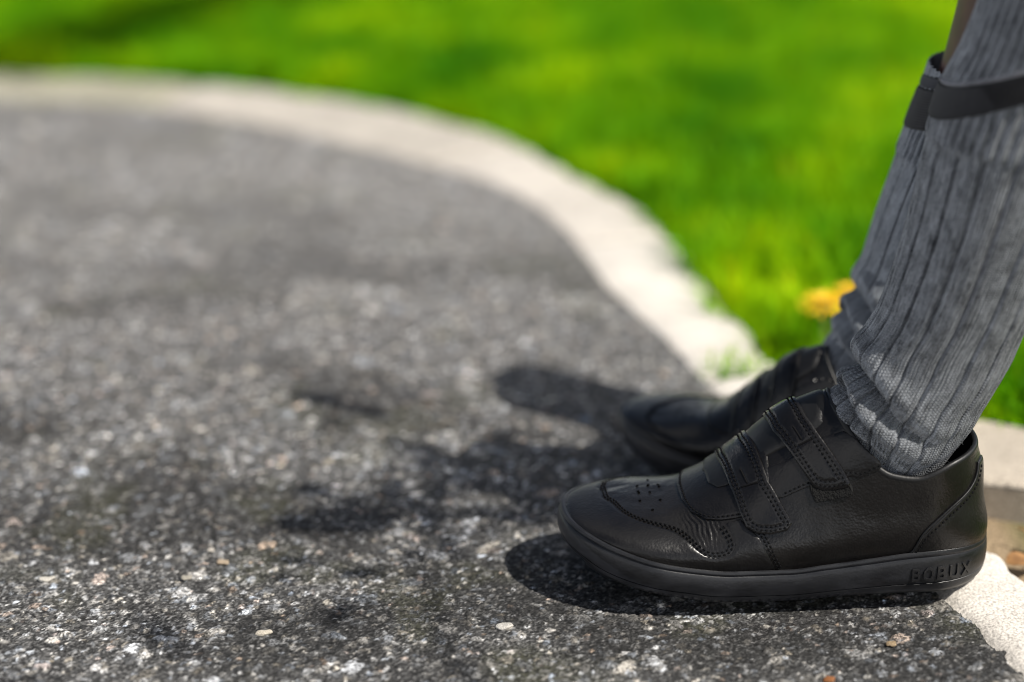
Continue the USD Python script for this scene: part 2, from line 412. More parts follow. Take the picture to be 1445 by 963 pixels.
# ---------------------------------------------------------------- lawn
material('grass_blade', {
    'at': ('attribute', {'attribute': 'tint'}), 'oi': ('object_info', {}), 'g': ('geometry', {}),
    'n': ('noise_texture', {'scale': 3.1, 'detail': 2.0}),
    'n3': ('noise_texture', {'scale': 9.0, 'detail': 2.0}),
    'ad': ('math', {'math_type': 'multiply_add', 'value2': .45}),
    'hm': ('map_range', {'from_min': .50, 'from_max': .95, 'to_min': 0, 'to_max': 1.0, 'clamp': True}),
    'cr': ('rgb_ramp', {'ramp': [(0, (.035, .165, .001)), (.5, (.105, .290, .001)), (1, (.290, .480, .001))]}),
    'mx': ('mix_color', {'blend_type': 'multiply', 'fac': 1.0}),
    'd': ('principled_bsdf', {'roughness': .6, 'specular_ior_level': .06}),
    't': ('translucent_bsdf', {}),
    'tm': ('mix_color', {'blend_type': 'multiply', 'fac': 1.0, 'b': (1.35, 1.30, .6), 'use_clamp': False}),
    'mc': ('mix_closure', {'fac': .42})},
    [('g.position', 'n.vector'), ('g.position', 'n3.vector'), ('n.fac', 'ad.value1'), ('n3.fac', 'ad.value3'), ('ad.value', 'hm.value'), ('hm.result', 'cr.fac'), ('cr.color', 'mx.a'), ('at.color', 'mx.b'),
     ('mx.result', 'd.base_color'), ('mx.result', 'tm.a'), ('tm.result', 't.color'), ('d.BSDF', 'mc.closure1'), ('t.BSDF', 'mc.closure2')], surface='mc.closure')

def blade_mesh(g, n, spread, h0, h1, w0, lean):
    V, F, C = [], [], []
    for _ in range(n):
        r, a = spread * math.sqrt(g.random()), g.uniform(0, 2 * math.pi)
        x, y, az = r * math.cos(a), r * math.sin(a), g.uniform(0, 2 * math.pi)
        H, w, l = g.uniform(h0, h1), w0 * g.uniform(.7, 1.25), lean * g.uniform(.2, 1.3)
        dx, dy = math.cos(az), math.sin(az)
        k = len(V)
        for t, ww in ((0, .75), (.4, 1.0), (.75, .7)):
            o, z = l * H * t * t, H * t * (1 - .18 * l * t)
            for s in (-1, 1):
                V.append((x + dx * o - dy * s * w * ww / 2, y + dy * o + dx * s * w * ww / 2, z))
        V.append((x + dx * l * H, y + dy * l * H, H * (1 - .18 * l)))
        F += [(k, k + 1, k + 3), (k, k + 3, k + 2), (k + 2, k + 3, k + 5), (k + 2, k + 5, k + 4), (k + 4, k + 5, k + 6)]
        b = g.uniform(.75, 1.25); yl = g.uniform(.88, 1.2)
        tone = (b * yl, b, b * .9) if g.random() > .04 else (1.7, 1.0, 1.6)
        C += [tone] * 7
    return trimesh.Trimesh(V, F, process=False), np.array(C)

grass = UsdGeom.PointInstancer.Define(stage, '/World/grass')
taken[('/World', 'grass')] = 0
tag(grass.GetPrim(), 'bright green lawn of short fine blades behind the pale kerb', 'grass', kind='stuff')
UsdGeom.Scope.Define(stage, '/World/grass/tufts')
g = np.random.default_rng(17)
protos = []
for k in range(10):
    bm, bc = blade_mesh(g, 34, .017, .016, .034 + .004 * (k % 3), .0019, .75)
    protos.append(obj('tuft', bm, 'grass_blade', '/World/grass/tufts', False, colour=bc))
grass.CreatePrototypesRel().SetTargets([Sdf.Path(p) for p in protos])
def lawn_points(n, x0, x1, y0, y1):
    return np.stack([g.uniform(x0, x1, n), g.uniform(y0, y1, n)], -1)
LAWN_CUT = Polygon([tuple(p) for p in out_s] + [(-2.2, .97), (-9, 1.4), (-9, -9), (.62, -9)]).buffer(.004)
SLAB_CUT = Polygon([(.19, .215), (.2585, .176), (.335, .146), (.445, .118), (.70, .075), (.70, -.6), (.25, -.2), (.2, .05)])
pts = np.vstack([lawn_points(15000, -.95, .95, .06, 1.75), lawn_points(7000, -2.0, 2.0, .0, 3.4), lawn_points(2500, .3, 2.0, -1.0, .3)])
pts = pts[~shapely.contains_xy(LAWN_CUT, pts[:, 0], pts[:, 1]) & ~shapely.contains_xy(SLAB_CUT, pts[:, 0], pts[:, 1])]
n = len(pts)
big = meshkit.fbm(np.column_stack([pts * 4.5, np.zeros(n)]), 3, 140)
sc = g.uniform(.75, 1.15, n) * (.75 + .5 * big)
zz = -.014 + .02 * np.clip((pts[:, 1] - .9) / 1.2, 0, 1.5)
ang_ = g.uniform(0, 2 * np.pi, n)
grass.CreatePositionsAttr(Vt.Vec3fArray.FromNumpy(np.column_stack([pts, np.full(n, -.014)]).astype(np.float32)))
grass.CreateProtoIndicesAttr(Vt.IntArray.FromNumpy(g.integers(0, 10, n).astype(np.int32)))
grass.CreateScalesAttr(Vt.Vec3fArray.FromNumpy(np.repeat(sc[:, None], 3, 1).astype(np.float32)))
grass.CreateOrientationsAttr(Vt.QuathArray([Gf.Quath(float(math.cos(a / 2)), 0.0, 0.0, float(math.sin(a / 2))) for a in ang_]))

# ---------------------------------------------------------------- the shoe last
# ---- shoe last: a parametric surface S(u, a); u = metres from the heel, a = -1 (outer edge) .. 0 (ridge) .. 1 (inner edge)
def pchip(xs, ys):
    return PchipInterpolator(np.array(xs, float), np.array(ys, float), extrapolate=True)
U0, U1, UT = 0.0030, 0.1995, 0.0810
f_zb = pchip([0, .0035, .013, .027, .043, .061, .081, .099, .1236, .141, .158, .175, .192, .2, .206],
             [.0262, .0263, .0276, .0285, .0276, .0254, .0228, .0208, .0213, .0236, .0270, .0312, .0352, .0366, .0370])
f_H = pchip([0, .01, .03, .05, .07, .081, .09, .10, .11, .12, .13, .14, .15, .165, .18, .19, .197, .2],
            [.128, .132, .136, .124, .104, .0945, .0905, .0850, .0760, .0650, .0560, .0485, .0435, .0413, .0401, .0391, .0380, .0374])
f_n = pchip([0, .04, .07, .09, .12, .15, .17, .2], [2.7, 2.6, 2.1, 1.85, 1.85, 2.1, 2.3, 2.3])
f_wl = pchip([0, .25, .5, .7, .8, 1], [.0290, .0320, .0345, .0385, .0395, .0360])
f_wm = pchip([0, .25, .5, .7, .8, 1], [.0290, .0285, .0285, .0325, .0330, .0300])
f_yc = pchip([0, .07, .1, .13, .16, .2], [0, -.001, -.003, -.004, -.003, 0])
f_zc = pchip([0, .005, .011, .021, .031, .041, .054, .062, .0725, .081], [.0735, .0735, .0728, .0712, .0680, .0652, .0668, .0715, .0835, .0945])
f_shift = pchip([0, .0305, .049, .064, .072, .09, .14], [0, 0, .0035, .005, .0072, .010, .012])

def half_width(u, side):
    q = np.clip((u - U0) / (U1 - U0), 0, 1)
    w = np.where(side > 0, f_wl(q), f_wm(q))
    heel = np.where(q < .17, np.clip(1 - np.abs(1 - q / .17) ** 2.3, 0, 1) ** (1 / 2.3), 1.0)
    toe = np.where(q > .74, np.clip(1 - np.abs((q - .74) / .26) ** 2.25, 0, 1) ** (1 / 2.25), 1.0)
    return w * heel * toe

def raw_point(u, th, side):
    """th 0 at the feather edge .. pi/2 at the ridge; side +1 outer, -1 inner"""
    zb, H, n, w = f_zb(u), f_H(u), f_n(u), half_width(u, side)
    c, s = np.clip(np.cos(th), 0, 1), np.clip(np.sin(th), 0, 1)
    k = s ** (2 / n)
    z = zb + (H - zb) * k
    hz = z - zb
    bulge = 1 + .055 * np.exp(-((hz - .012) / .010) ** 2) - .03 * np.exp(-(hz / .004) ** 2)
    y = side * w * c ** (2 / n) * bulge
    yc = f_yc(u) * k
    uu = u + f_shift(z) * np.exp(-(u / .035) ** 2)
    return np.stack([uu, y + yc, z], -1)

TH = np.linspace(0, np.pi / 2, 241)
_ug = U0 + (U1 - U0) * (1 - np.cos(np.linspace(0, np.pi, 420))) / 2
def _rows():
    """for each u on the grid and each side: the section resampled by arc length from the edge to the ridge"""
    out, A = np.zeros((2, len(_ug), 161, 3)), np.linspace(0, 1, 161)
    for si, side in enumerate((1, -1)):
        for i, u in enumerate(_ug):
            p = raw_point(np.full(TH.shape, u), TH, np.full(TH.shape, side))
            d = np.concatenate([[0], np.cumsum(np.linalg.norm(np.diff(p, axis=0), axis=1))])
            d /= max(d[-1], 1e-9)
            out[si, i] = np.stack([np.interp(A, d, p[:, c]) for c in range(3)], -1)
    return out
ROWS = _rows()
FULL = gaussian_filter1d(np.concatenate([ROWS[0], ROWS[1][:, ::-1][:, 1:]], 1), 5, axis=0, mode='nearest')          # a from -1 to 1 in 321 steps

def S(u, a):
    """points of the last (heel at u = 0, v > 0 outer side)"""
    u, a = np.broadcast_arrays(np.asarray(u, float), np.asarray(a, float))
    co = np.stack([np.interp(u, _ug, np.arange(len(_ug))).ravel(), ((np.clip(a, -1, 1) + 1) * 160).ravel()])
    return np.stack([map_coordinates(FULL[:, :, c], co, order=1, mode='nearest').reshape(u.shape) for c in range(3)], -1)

def SN(u, a, e=.0012):
    u, a = np.broadcast_arrays(np.asarray(u, float), np.asarray(a, float))
    ul, uh = np.clip(u - e, U0, U1), np.clip(u + e, U0, U1)
    al, ah = np.clip(a - .02, -1, 1), np.clip(a + .02, -1, 1)
    n = -np.cross(S(uh, a) - S(ul, a), S(u, ah) - S(u, al))
    return n / np.maximum(np.linalg.norm(n, axis=-1, keepdims=True), 1e-12)

def rim(u, side):
    """the a of the collar line: 0 at the ridge in front of the throat, towards the edge behind it"""
    u = np.asarray(u, float)
    A, out = np.linspace(0, 1, 161), np.zeros(u.shape)
    for k, x in np.ndenumerate(u):
        if x < UT:
            out[k] = 1 - np.interp(f_zc(x), S(np.full(161, x), -side * (1 - A))[:, 2], A)
    return -side * out

# outlines of the leather panels, in (u, a) on the last
TRACE = {
    'vamp_seam': [(0.1825, 0.668), (0.1814, 0.195), (0.179, -0.122), (0.1752, -0.33), (0.1681, -0.495), (0.1603, -0.566), (0.1524, -0.621), (0.1481, -0.676), (0.1414, -0.806), (0.1363, -0.864), (0.1314, -0.871), (0.1259, -0.844), (0.1237, -0.779), (0.1252, -0.689), (0.1284, -0.598)],
    'holes': [(0.1653, 0.239), (0.1603, 0.192), (0.1551, 0.119), (0.1648, 0.023), (0.1598, 0.006), (0.1649, -0.149), (0.1596, -0.334)],
    'tab': [(0.1462, 0.087), (0.1459, -0.248), (0.1425, -0.444), (0.1362, -0.548), (0.1297, -0.577), (0.1208, -0.59), (0.1123, -0.596)],
    'tab_in': [(0.1341, -0.05), (0.1333, -0.215), (0.1296, -0.305), (0.1259, -0.321)],
    'strap1_l': [(0.1278, 0.23), (0.1244, -0.335), (0.1208, -0.57), (0.1187, -0.668), (0.114, -0.725), (0.1073, -0.748), (0.1003, -0.743)],
    'strap1_r': [(0.0974, -0.701), (0.1016, -0.602), (0.108, -0.415), (0.1144, -0.065)],
    't1a': [(0.1186, -0.268), (0.1165, -0.382)],
    't1b': [(0.1191, -0.392), (0.112, -0.407)],
    'strap2_l': [(0.1071, 0.13), (0.1045, -0.149), (0.0996, -0.278), (0.0955, -0.376), (0.0912, -0.471), (0.0884, -0.525), (0.0846, -0.554), (0.0781, -0.572), (0.0719, -0.584)],
    'strap2_r': [(0.072, -0.559), (0.0755, -0.467), (0.0803, -0.361), (0.0858, -0.243), (0.0902, -0.131), (0.0935, -0.006)],
    't2a': [(0.096, -0.175), (0.093, -0.259)],
    't2b': [(0.0943, -0.285), (0.0887, -0.271)],
    'velcro': [(0.0909, -0.491), (0.0896, -0.556), (0.0877, -0.615), (0.0715, -0.632), (0.0709, -0.602), (0.0736, -0.523)],
    'side_seam': [(0.1163, -0.709), (0.1128, -0.752), (0.1099, -0.83), (0.104, -0.99)],
    'facing': [(0.1123, -0.32), (0.101, -0.344), (0.0922, -0.301), (0.0835, -0.268), (0.0753, -0.287), (0.0712, -0.341), (0.0638, -0.465), (0.0567, -0.566), (0.0617, -0.564), (0.0683, -0.559), (0.0726, -0.531), (0.0846, -0.516), (0.0928, -0.524), (0.1019, -0.548), (0.1082, -0.535)],
    'counter': [(0.0436, -0.989), (0.0422, -0.976), (0.0389, -0.912), (0.0327, -0.86), (0.023, -0.8), (0.0146, -0.745), (0.0097, -0.689), (0.0072, -0.627)],
    'crease': [(0.1422, -0.37), (0.1352, -0.622), (0.1317, -0.744), (0.1397, -0.543)],
}

# ---------------------------------------------------------------- shoes
AS = .065                                                   # metres per unit of a, near enough
def mir(pts):
    return [(u, -a) for u, a in pts]

def panel(poly, thick, res=.0007, edge=.0008, base=0.0, mods=None):
    """a leather panel lying on the last: poly in (u, a); mods(q) adds relief, q in metres"""
    P = Polygon([(u, a * AS) for u, a in poly]).buffer(0)
    if P.geom_type != 'Polygon':
        P = max(P.geoms, key=lambda g: g.area)
    P = P.buffer(-.0012).buffer(.0012).simplify(.00005)
    rings = []
    for off, step in ((0, .8), (edge * .3, .8), (edge, 1.0)):
        g = P.buffer(-off)
        for part in getattr(g, 'geoms', [g]):
            L = part.exterior
            n = max(8, int(L.length / (res * step)))
            rings += [L.interpolate(k / n, normalized=True).coords[0] for k in range(n)]
    x0, y0, x1, y1 = P.bounds
    gx, gy = np.meshgrid(np.arange(x0, x1, res), np.arange(y0, y1, res * .87))
    gx = gx + (np.arange(gx.shape[0]) % 2)[:, None] * res / 2
    g = np.stack([gx.ravel(), gy.ravel()], -1)
    inner = P.buffer(-edge - res * .55)
    g = g[shapely.contains_xy(inner, g[:, 0], g[:, 1])] if not inner.is_empty else g[:0]
    q = np.vstack([np.array(rings), g])
    q = q[np.unique(np.round(q, 6), axis=0, return_index=True)[1]]
    T = Delaunay(q).simplices
    c = q[T].mean(1)
    T = T[shapely.contains_xy(P.buffer(1e-6), c[:, 0], c[:, 1])]
    d = shapely.distance(shapely.points(q), P.exterior)
    h = base + thick * np.sqrt(np.clip(1 - (1 - np.minimum(d / edge, 1)) ** 2, 0, 1))
    h = np.where(d < 1e-5, -min(.0003, thick * .2), h)
    if mods is not None:
        h = h + mods(q) * np.clip(d / edge, 0, 1)
    u, a = q[:, 0], q[:, 1] / AS
    v = S(u, a) + SN(u, a) * h[:, None]
    m = trimesh.Trimesh(v, T, process=False)
    n = SN(u, a)[T].mean(1)
    flip = (m.face_normals * n).sum(1) < 0
    T[flip] = T[flip][:, ::-1]
    return trimesh.Trimesh(v, T, process=False)

def line_q(pts, n=200, smooth=True):
    q = np.array([(u, a * AS) for u, a in pts])
    q = spline(q, n) if smooth and len(q) > 2 else np.array([q[0] + (q[-1] - q[0]) * t for t in np.linspace(0, 1, n)])
    return q

def along(q, pitch):
    p = S(q[:, 0], q[:, 1] / AS)
    d = np.concatenate([[0], np.cumsum(np.linalg.norm(np.diff(p, axis=0), axis=1))])
    t = np.arange(pitch / 2, d[-1], pitch)
    return np.stack([np.interp(t, d, q[:, k]) for k in range(2)], -1), np.stack([np.interp(t + 1e-4, d, q[:, k]) for k in range(2)], -1)

_st = trimesh.creation.icosphere(1, 1.0)
def stitches(q, height, pitch=.0022, length=.00150, r=.00046):
    """a row of thread stitches lying on a panel of the given height"""
    a, b = along(q, pitch)
    pa, pb, n = S(a[:, 0], a[:, 1] / AS), S(b[:, 0], b[:, 1] / AS), SN(a[:, 0], a[:, 1] / AS)
    out = []
    for p, t, m in zip(pa, pb - pa, n):
        t = t / (np.linalg.norm(t) + 1e-12)
        s = np.cross(m, t)
        B = np.stack([t * length / 2, s * r, m * r], -1)
        out.append(trimesh.Trimesh(_st.vertices @ B.T + p + m * (height + r * .35), _st.faces, process=False))
    return cat(out)

def offset_q(q, d):
    L = LineString(q).parallel_offset(abs(d), 'left' if d > 0 else 'right') if d else LineString(q)
    L = max(getattr(L, 'geoms', [L]), key=lambda g: g.length)
    n = max(20, int(L.length / .0005))
    return np.array([L.interpolate(k / n, normalized=True).coords[0] for k in range(n + 1)])

def groove(lines, depth, w=.00055):
    Ls = [LineString(l) for l in lines]
    def f(q):
        P = shapely.points(q)
        return -depth * sum(np.exp(-(shapely.distance(P, L) / w) ** 2) for L in Ls)
    return f

SEAM = [p for p in TRACE['vamp_seam'] if p[1] < -.1]
def mseam(pts):
    return [(u, .45 + (.45 - a) * .379) for u, a in pts]
_full = line_q(mseam(SEAM)[::-1] + [(.1836, .45), (.1829, .344), (.1817, -.015)] + SEAM, 801)
seam_q = _full[int(np.argmax(_full[:, 0])):]                                        # from the ridge down the outer flank
seam_l = [(x, y / AS) for x, y in seam_q[::6]]
TAB_END = [(.1208, -.59), (.1123, -.596), (.107, -.55), (.108, -.30), (.109, 0.0)]
tab_l = [(.1470, 0.0)] + TRACE['tab'][1:6]
RIM_U = None

def strap_poly(left, right, over):
    """left and right edges run from the ridge to the free end; over: how far the strap goes down the inner side"""
    l = [p for p in left if p[1] < -.1]
    r = [p for p in right if p[1] < -.1]
    ul, ur = over[1], over[2]
    return [(ul, over[0]), (ul, over[0] * .5), (ul, 0.0)] + l + r + [(ur, 0.0), (ur, over[0] * .5), (ur, over[0])]

def sole_loop(n=620):
    t = (1 - np.cos(np.linspace(0, np.pi, 400))) / 2
    u = U0 + (U1 - U0) * t
    L = np.stack([u, half_width(u, np.ones_like(u))], -1)
    M = np.stack([u, -half_width(u, -np.ones_like(u))], -1)[::-1]
    p = np.vstack([L, M[1:-1]])
    p = np.vstack([p, p[:1]])
    d = np.concatenate([[0], np.cumsum(np.linalg.norm(np.diff(p, axis=0), axis=1))])
    s = np.linspace(0, d[-1], n, endpoint=False)
    q = np.stack([np.interp(s, d, p[:, k]) for k in range(2)], -1)
    return gaussian_filter1d(q, 2.0, axis=0, mode='wrap')

f_zs = pchip([0, .004, .012, .025, .049, .072, .099, .129, .147, .164, .181, .192, .2013, .206],
             [.0112, .0106, .0098, .0094, .0091, .0080, .0062, .0072, .0105, .0135, .0174, .0220, .0250, .0262])

def sole_mesh(n):
    q = sole_loop(n)
    t = np.roll(q, -1, 0) - np.roll(q, 1, 0)
    t /= np.linalg.norm(t, axis=1, keepdims=True)
    nrm = np.stack([-t[:, 1], t[:, 0]], -1)
    cen = q.mean(0)
    if ((q - cen) * nrm).sum() < 0:
        nrm = -nrm
    nrm = gaussian_filter1d(nrm, 2, axis=0, mode='wrap')
    nrm /= np.linalg.norm(nrm, axis=1, keepdims=True)
    u = q[:, 0]
    k = np.interp(u, [0, .02, .06, .14, .19, .205], [.55, .75, .95, 1.0, 1.15, 1.25])
    zt, zs = f_zb(u) + .0004, f_zs(u)
    s = np.arange(n) * .00085
    tread = np.where((np.arange(n) // 3) % 2 == 0, 1.0, 0.0) * np.clip((u - .06) / .02, 0, 1) * np.clip((.175 - u) / .02, 0, 1)
    prof = [(-6, 1.02), (-.6, 1.03), (.1, 1.055), (.8, 1.08), (1.5, 1.065), (1.95, 1.01), (1.95, .965), (1.5, .93), (2.15, .885), (2.6, .80), (3.0, .68), (3.15, .55), (3.1, .42), (2.95, .31), (2.8, .275), (2.0, .258), (2.6, .238), (2.3, .14), (1.6, .05), (.6, .0), (-1.2, -.08)]
    rings = []
    for i, (d, h) in enumerate(prof):
        dd = d * .001 * k
        z = zs + (zt - zs) * h
        if i in (len(prof) - 3, len(prof) - 2):
            dd = dd - .0005 * tread
            z = z + .0007 * tread
        p = q + nrm * dd[:, None]
        rings.append(np.stack([p[:, 0], p[:, 1], z], -1))
    low = np.maximum(zs - .0072, .0003)
    for f, z in ((.80, .5 * (low + zs)), (.66, low), (.4, low), (.0, low)):
        p = np.stack([np.clip(q[:, 0], .02 * (1 - f), .2 - .03 * (1 - f)), q[:, 1] * f], -1)
        rings.append(np.stack([p[:, 0], p[:, 1], z], -1))
    v = np.vstack(rings)
    m = tri(v, grid_faces(len(rings), n, wrap=True))
    return m

def side_point(u, h):
    """outer side wall of the sole at u, height fraction h, with its outward normal"""
    w = float(half_width(np.array(u), np.array(1.0)))
    w2 = float(half_width(np.array(u + .001), np.array(1.0)))
    n = np.array([-(w2 - w) / .001, 1.0]); n /= np.linalg.norm(n)
    k = np.interp(u, [0, .02, .06, .14, .19, .205], [.55, .75, .95, 1.0, 1.15, 1.25])
    d = np.interp(h, [.14, .225, .31, .42, .55, .68, .8, .885], [2.3, 2.55, 2.95, 3.1, 3.15, 3.0, 2.6, 2.1]) * .001 * k
    z = f_zs(u) + (f_zb(u) + .0004 - f_zs(u)) * h
    return np.array([u + n[0] * d, w + n[1] * d, float(z)]), np.array([n[0], n[1], 0])

def lettering():
    out = []
    u0, du = .0405, -.0058
    for k, ch in enumerate('BOBUX'):
        m = meshkit.text_mesh(ch, .0056, .0006, bold=True)
        m = m.subdivide()
        v = np.array(m.vertices)
        v[:, 0] -= m.bounds[:, 0].mean()
        v[:, 0] *= .88
        w = np.zeros_like(v)
        for i, (x, y, z) in enumerate(v):
            uu = u0 + du * k - x + .10 * 0
            h = .36 + y / .0175
            p, n = side_point(uu, h)
            w[i] = p + n * (z + .0001)
        out.append(trimesh.Trimesh(w, m.faces, process=False))
    return cat(out)

def build_shoe(label, loc, rotz, mirror, res):
    root = xform('school_shoe', loc, rotz)
    K = .87 if mirror else 1.0
    tag(prim(root), label, 'shoe', 'pair of black strap shoes')
    sv = 1.0 if mirror else -1.0
    def put(name, m, mat, parent=root, smooth=40, kind=None, lab=None):
        v = np.array(m.vertices)
        v = np.stack([-v[:, 0], sv * v[:, 1], v[:, 2]], -1) * K
        f = np.array(m.faces)
        if mirror:
            f = f[:, ::-1]
        return obj(name, trimesh.Trimesh(v, f, process=False), mat, parent, smooth, kind=kind, label=lab)
    # upper: both halves from the feather edge to the ridge or collar
    nu, na = int(430 * res), int(170 * res)
    u = np.unique(np.concatenate([U0 + (U1 - U0) * (1 - np.cos(np.linspace(0, np.pi, nu))) / 2, [UT]]))
    halves, rims = [], {}
    for side in (1, -1):
        r = rim(u, side)
        t = np.linspace(0, 1, na)
        a = -side + (r + side)[:, None] * t[None]
        uu = np.broadcast_to(u[:, None], a.shape)
        N = SN(uu, a)
        P = S(uu, a)
        # flex creases across the ball of the foot, soft dents elsewhere
        ub, ab = uu - .1365, a * AS
        fan = uu * 1.0 + .20 * (np.abs(a) - .55) * AS
        wob = meshkit.noise(np.stack([uu * 160, ab * 160, 0 * uu], -1), 3)
        wob2 = meshkit.noise(np.stack([uu * 420, ab * 260, 0 * uu], -1), 4)
        env = np.exp(-((uu - .1375) / .0085) ** 2) * np.exp(-((np.abs(a) - .56) / .24) ** 2)
        crease = -.00030 * env * (.35 + 1.3 * wob2) * np.clip(np.sin(fan / .0021 * 2 * np.pi + 7.0 * wob), -.4, 1)
        soft = .0011 * (meshkit.fbm(np.stack([uu * 45, ab * 45, 0 * uu + 2], -1), 3, 11) - .5) * np.clip((1 - np.abs(a)) / .2, 0, 1)
        P = P + N * (crease + soft)[..., None]
        rims[side] = (u, r)
        F = grid_faces(len(u), na)
        if side < 0:
            F = F[:, ::-1]
        halves.append(tri(P.reshape(-1, 3), F))
    up = cat(halves)
    up.merge_vertices(digits_vertex=6)
    n0 = SN(np.array([.1]), np.array([-.6]))[0]
    k = np.argmin(np.linalg.norm(up.triangles_center - S(np.array([.1]), np.array([-.6]))[0], axis=1))
    if up.face_normals[k] @ n0 < 0:
        up.invert()
    upper = put('upper', up, 'upper_leather', smooth=True)
    # collar roll and lining
    ul = np.concatenate([np.linspace(UT - .0002, .06, 60), np.linspace(.06, .012, 70), U0 + .009 * (np.linspace(1, 0, 40) ** 2)])
    cl = [(x, float(rim(np.array([x]), 1)[0])) for x in ul]
    cm = [(x, float(rim(np.array([x]), -1)[0])) for x in ul[::-1]]
    cu = np.array(cl + cm[1:])
    cp, cn = S(cu[:, 0], cu[:, 1]), SN(cu[:, 0], cu[:, 1])
    cp = gaussian_filter1d(cp, 2.0, axis=0, mode='wrap')
    cn = gaussian_filter1d(cn, 4.0, axis=0, mode='wrap')
    cn /= np.linalg.norm(cn, axis=1, keepdims=True)
    put('collar', tube(cp - cn * .0012, .0014, 12, closed=True, flat=1.25), 'lining_leather', smooth=True)
    w = np.stack([cp - cn * .0030, cp - cn * .0036 - [0, 0, .008], cp - cn * .0036 - [0, 0, .022]], 0)
    lin = tri(w.reshape(-1, 3), grid_faces(3, len(cp), wrap=True))
    put('lining', cat([lin, trimesh.Trimesh(lin.vertices, lin.faces[:, ::-1], process=False)]), 'lining_leather', smooth=True)
    rs = .0007 / res
    # toe cap / mudguard on both flanks
    l = seam_l + [(.1240, -.60), (.1208, -.60)] + TRACE['side_seam'][1:]
    edge_l = [(x, -1.0) for x in np.linspace(.104, U1 - .0004, 60)]
    mud = l + edge_l + [(x, -a) for x, a in edge_l[::-1]] + mseam(l[::-1])
    q_out = seam_q
    o1, o2 = offset_q(q_out, -.0010), offset_q(q_out, -.0025)
    def seam_side(q):                                      # the rows lie on the mudguard, outside the vamp
        return q
    side_q = line_q(TRACE['side_seam'], 120)
    s1, s2 = offset_q(side_q, -.0011), offset_q(side_q, -.0024)
    rows = [o1, o2, s1, s2]
    rows_m = [np.stack([r[:, 0], (.45 + (.45 - r[:, 1] / AS) * .379) * AS], -1) for r in rows]
    gm = groove(rows + rows_m, .00045)
    mp = put('mudguard', panel(mud, .0004, rs, edge=.0018, mods=gm), 'panel_leather', smooth=True)
    put('stitching', cat([stitches(r, .0003) for r in rows + rows_m]), 'thread', mp, True, kind='stuff')
    # perforations in the vamp: black discs, the shade inside them painted on
    hs = [(x, a) for x, a in TRACE['holes']] + [(.1652, .07 + .0), (.1652, .24), (.1598, .39), (.1600, .22), (.1555, -.17), (.1555, .18)]
    disc = trimesh.creation.cylinder(.00062, .0003, sections=14)
    ds = []
    for x, a in hs:
        p, m = S(x, a), SN(x, a)
        ds.append(trimesh.Trimesh(disc.vertices @ trimesh.geometry.align_vectors([0, 0, 1], m)[:3, :3].T + p + m * .0002, disc.faces, process=False))
    put('perforation', cat(ds), 'hole_shade', upper, 30, kind='stuff')
    # front tab below the straps
    tab = tab_l + TAB_END
    tab = tab[:-1] + [(.109, 0.0)] + mir(tab[1:-1])[::-1]
    tq = line_q(tab_l, 200)
    tm = np.stack([tq[:, 0], -tq[:, 1]], -1)
    t1 = offset_q(tq, -.0017); t1m = np.stack([t1[:, 0], -t1[:, 1]], -1)
    tp = put('front_tab', panel(tab, .0012, rs, mods=groove([t1, t1m], .00028)), 'panel_leather', smooth=35)
    put('stitching', cat([stitches(r, .00100) for r in (t1, t1m)]), 'thread', tp, True, kind='stuff')
    ti = [(.1350, .0)] + TRACE['tab_in']
    tiq = [*ti, (.118, -.33), (.118, .0)]
    tiq = tiq[:-1] + mir(tiq[1:-1])[::-1]
    put('tongue_loop', panel(tiq, .0010, rs, base=.0010), 'lining_leather', smooth=35)
    # facing under the upper strap, both sides
    fc = TRACE['facing']
    low = line_q([fc[7], fc[8], fc[9], fc[10], fc[11], fc[12], fc[13]], 150)
    f1 = offset_q(low, .0014)
    if np.mean(np.interp(f1[:, 0], np.sort(low[:, 0]), low[np.argsort(low[:, 0]), 1]) - f1[:, 1]) > 0:
        f1 = offset_q(low, -.0014)
    ms, st = [], []
    for sgn in (1, -1):
        pl = [(x, a * sgn) for x, a in fc]
        fr = np.stack([f1[:, 0], f1[:, 1] * sgn], -1)
        ms.append(panel(pl, .0009, rs, mods=groove([fr], .00025)))
        st.append(stitches(fr, .0007))
    for fm, fs in zip(ms, st):
        fp = put('facing', fm, 'panel_leather', smooth=35)
        put('stitching', fs, 'thread', fp, True, kind='stuff')
    # padded tongue top
    put('tongue', panel([(.0815, -.03), (.0835, -.20), (.094, -.27), (.112, -.26), (.118, 0), (.112, .26), (.094, .27), (.0835, .20), (.0815, .03)], .0013, rs, edge=.003), 'lining_leather', smooth=True)
    # heel counter
    ct = TRACE['counter']
    cq = line_q(ct, 160)
    c1 = offset_q(cq, .0016)
    if c1[:, 0].mean() > cq[:, 0].mean():
        c1 = offset_q(cq, -.0016)
    ms, st, lips = [], [], []
    for sgn in (1, -1):
        pl = [(x, a * sgn) for x, a in ct] + [(U0 + .0001, -.60 * sgn), (U0 + .0001, -.8 * sgn), (U0 + .0001, -1.0 * sgn), (.02, -1.0 * sgn), (.0436, -1.0 * sgn)]
        cr = np.stack([c1[:, 0], c1[:, 1] * sgn], -1)
        ms.append(panel(pl, .0010, rs, mods=groove([cr], .00028)))
        st.append(stitches(cr, .0007))
        e = np.stack([cq[:, 0], cq[:, 1] * sgn], -1)
        lips.append(tube(S(e[:, 0], e[:, 1] / AS) + SN(e[:, 0], e[:, 1] / AS) * .0005, .0006, 8, ups=SN(e[:, 0], e[:, 1] / AS)))
    cp_ = put('heel_counter', cat(ms), 'panel_leather', smooth=35)
    for lip in lips:
        put('piping', lip, 'lining_leather', cp_, True)
    put('stitching', cat(st), 'thread', cp_, True, kind='stuff')
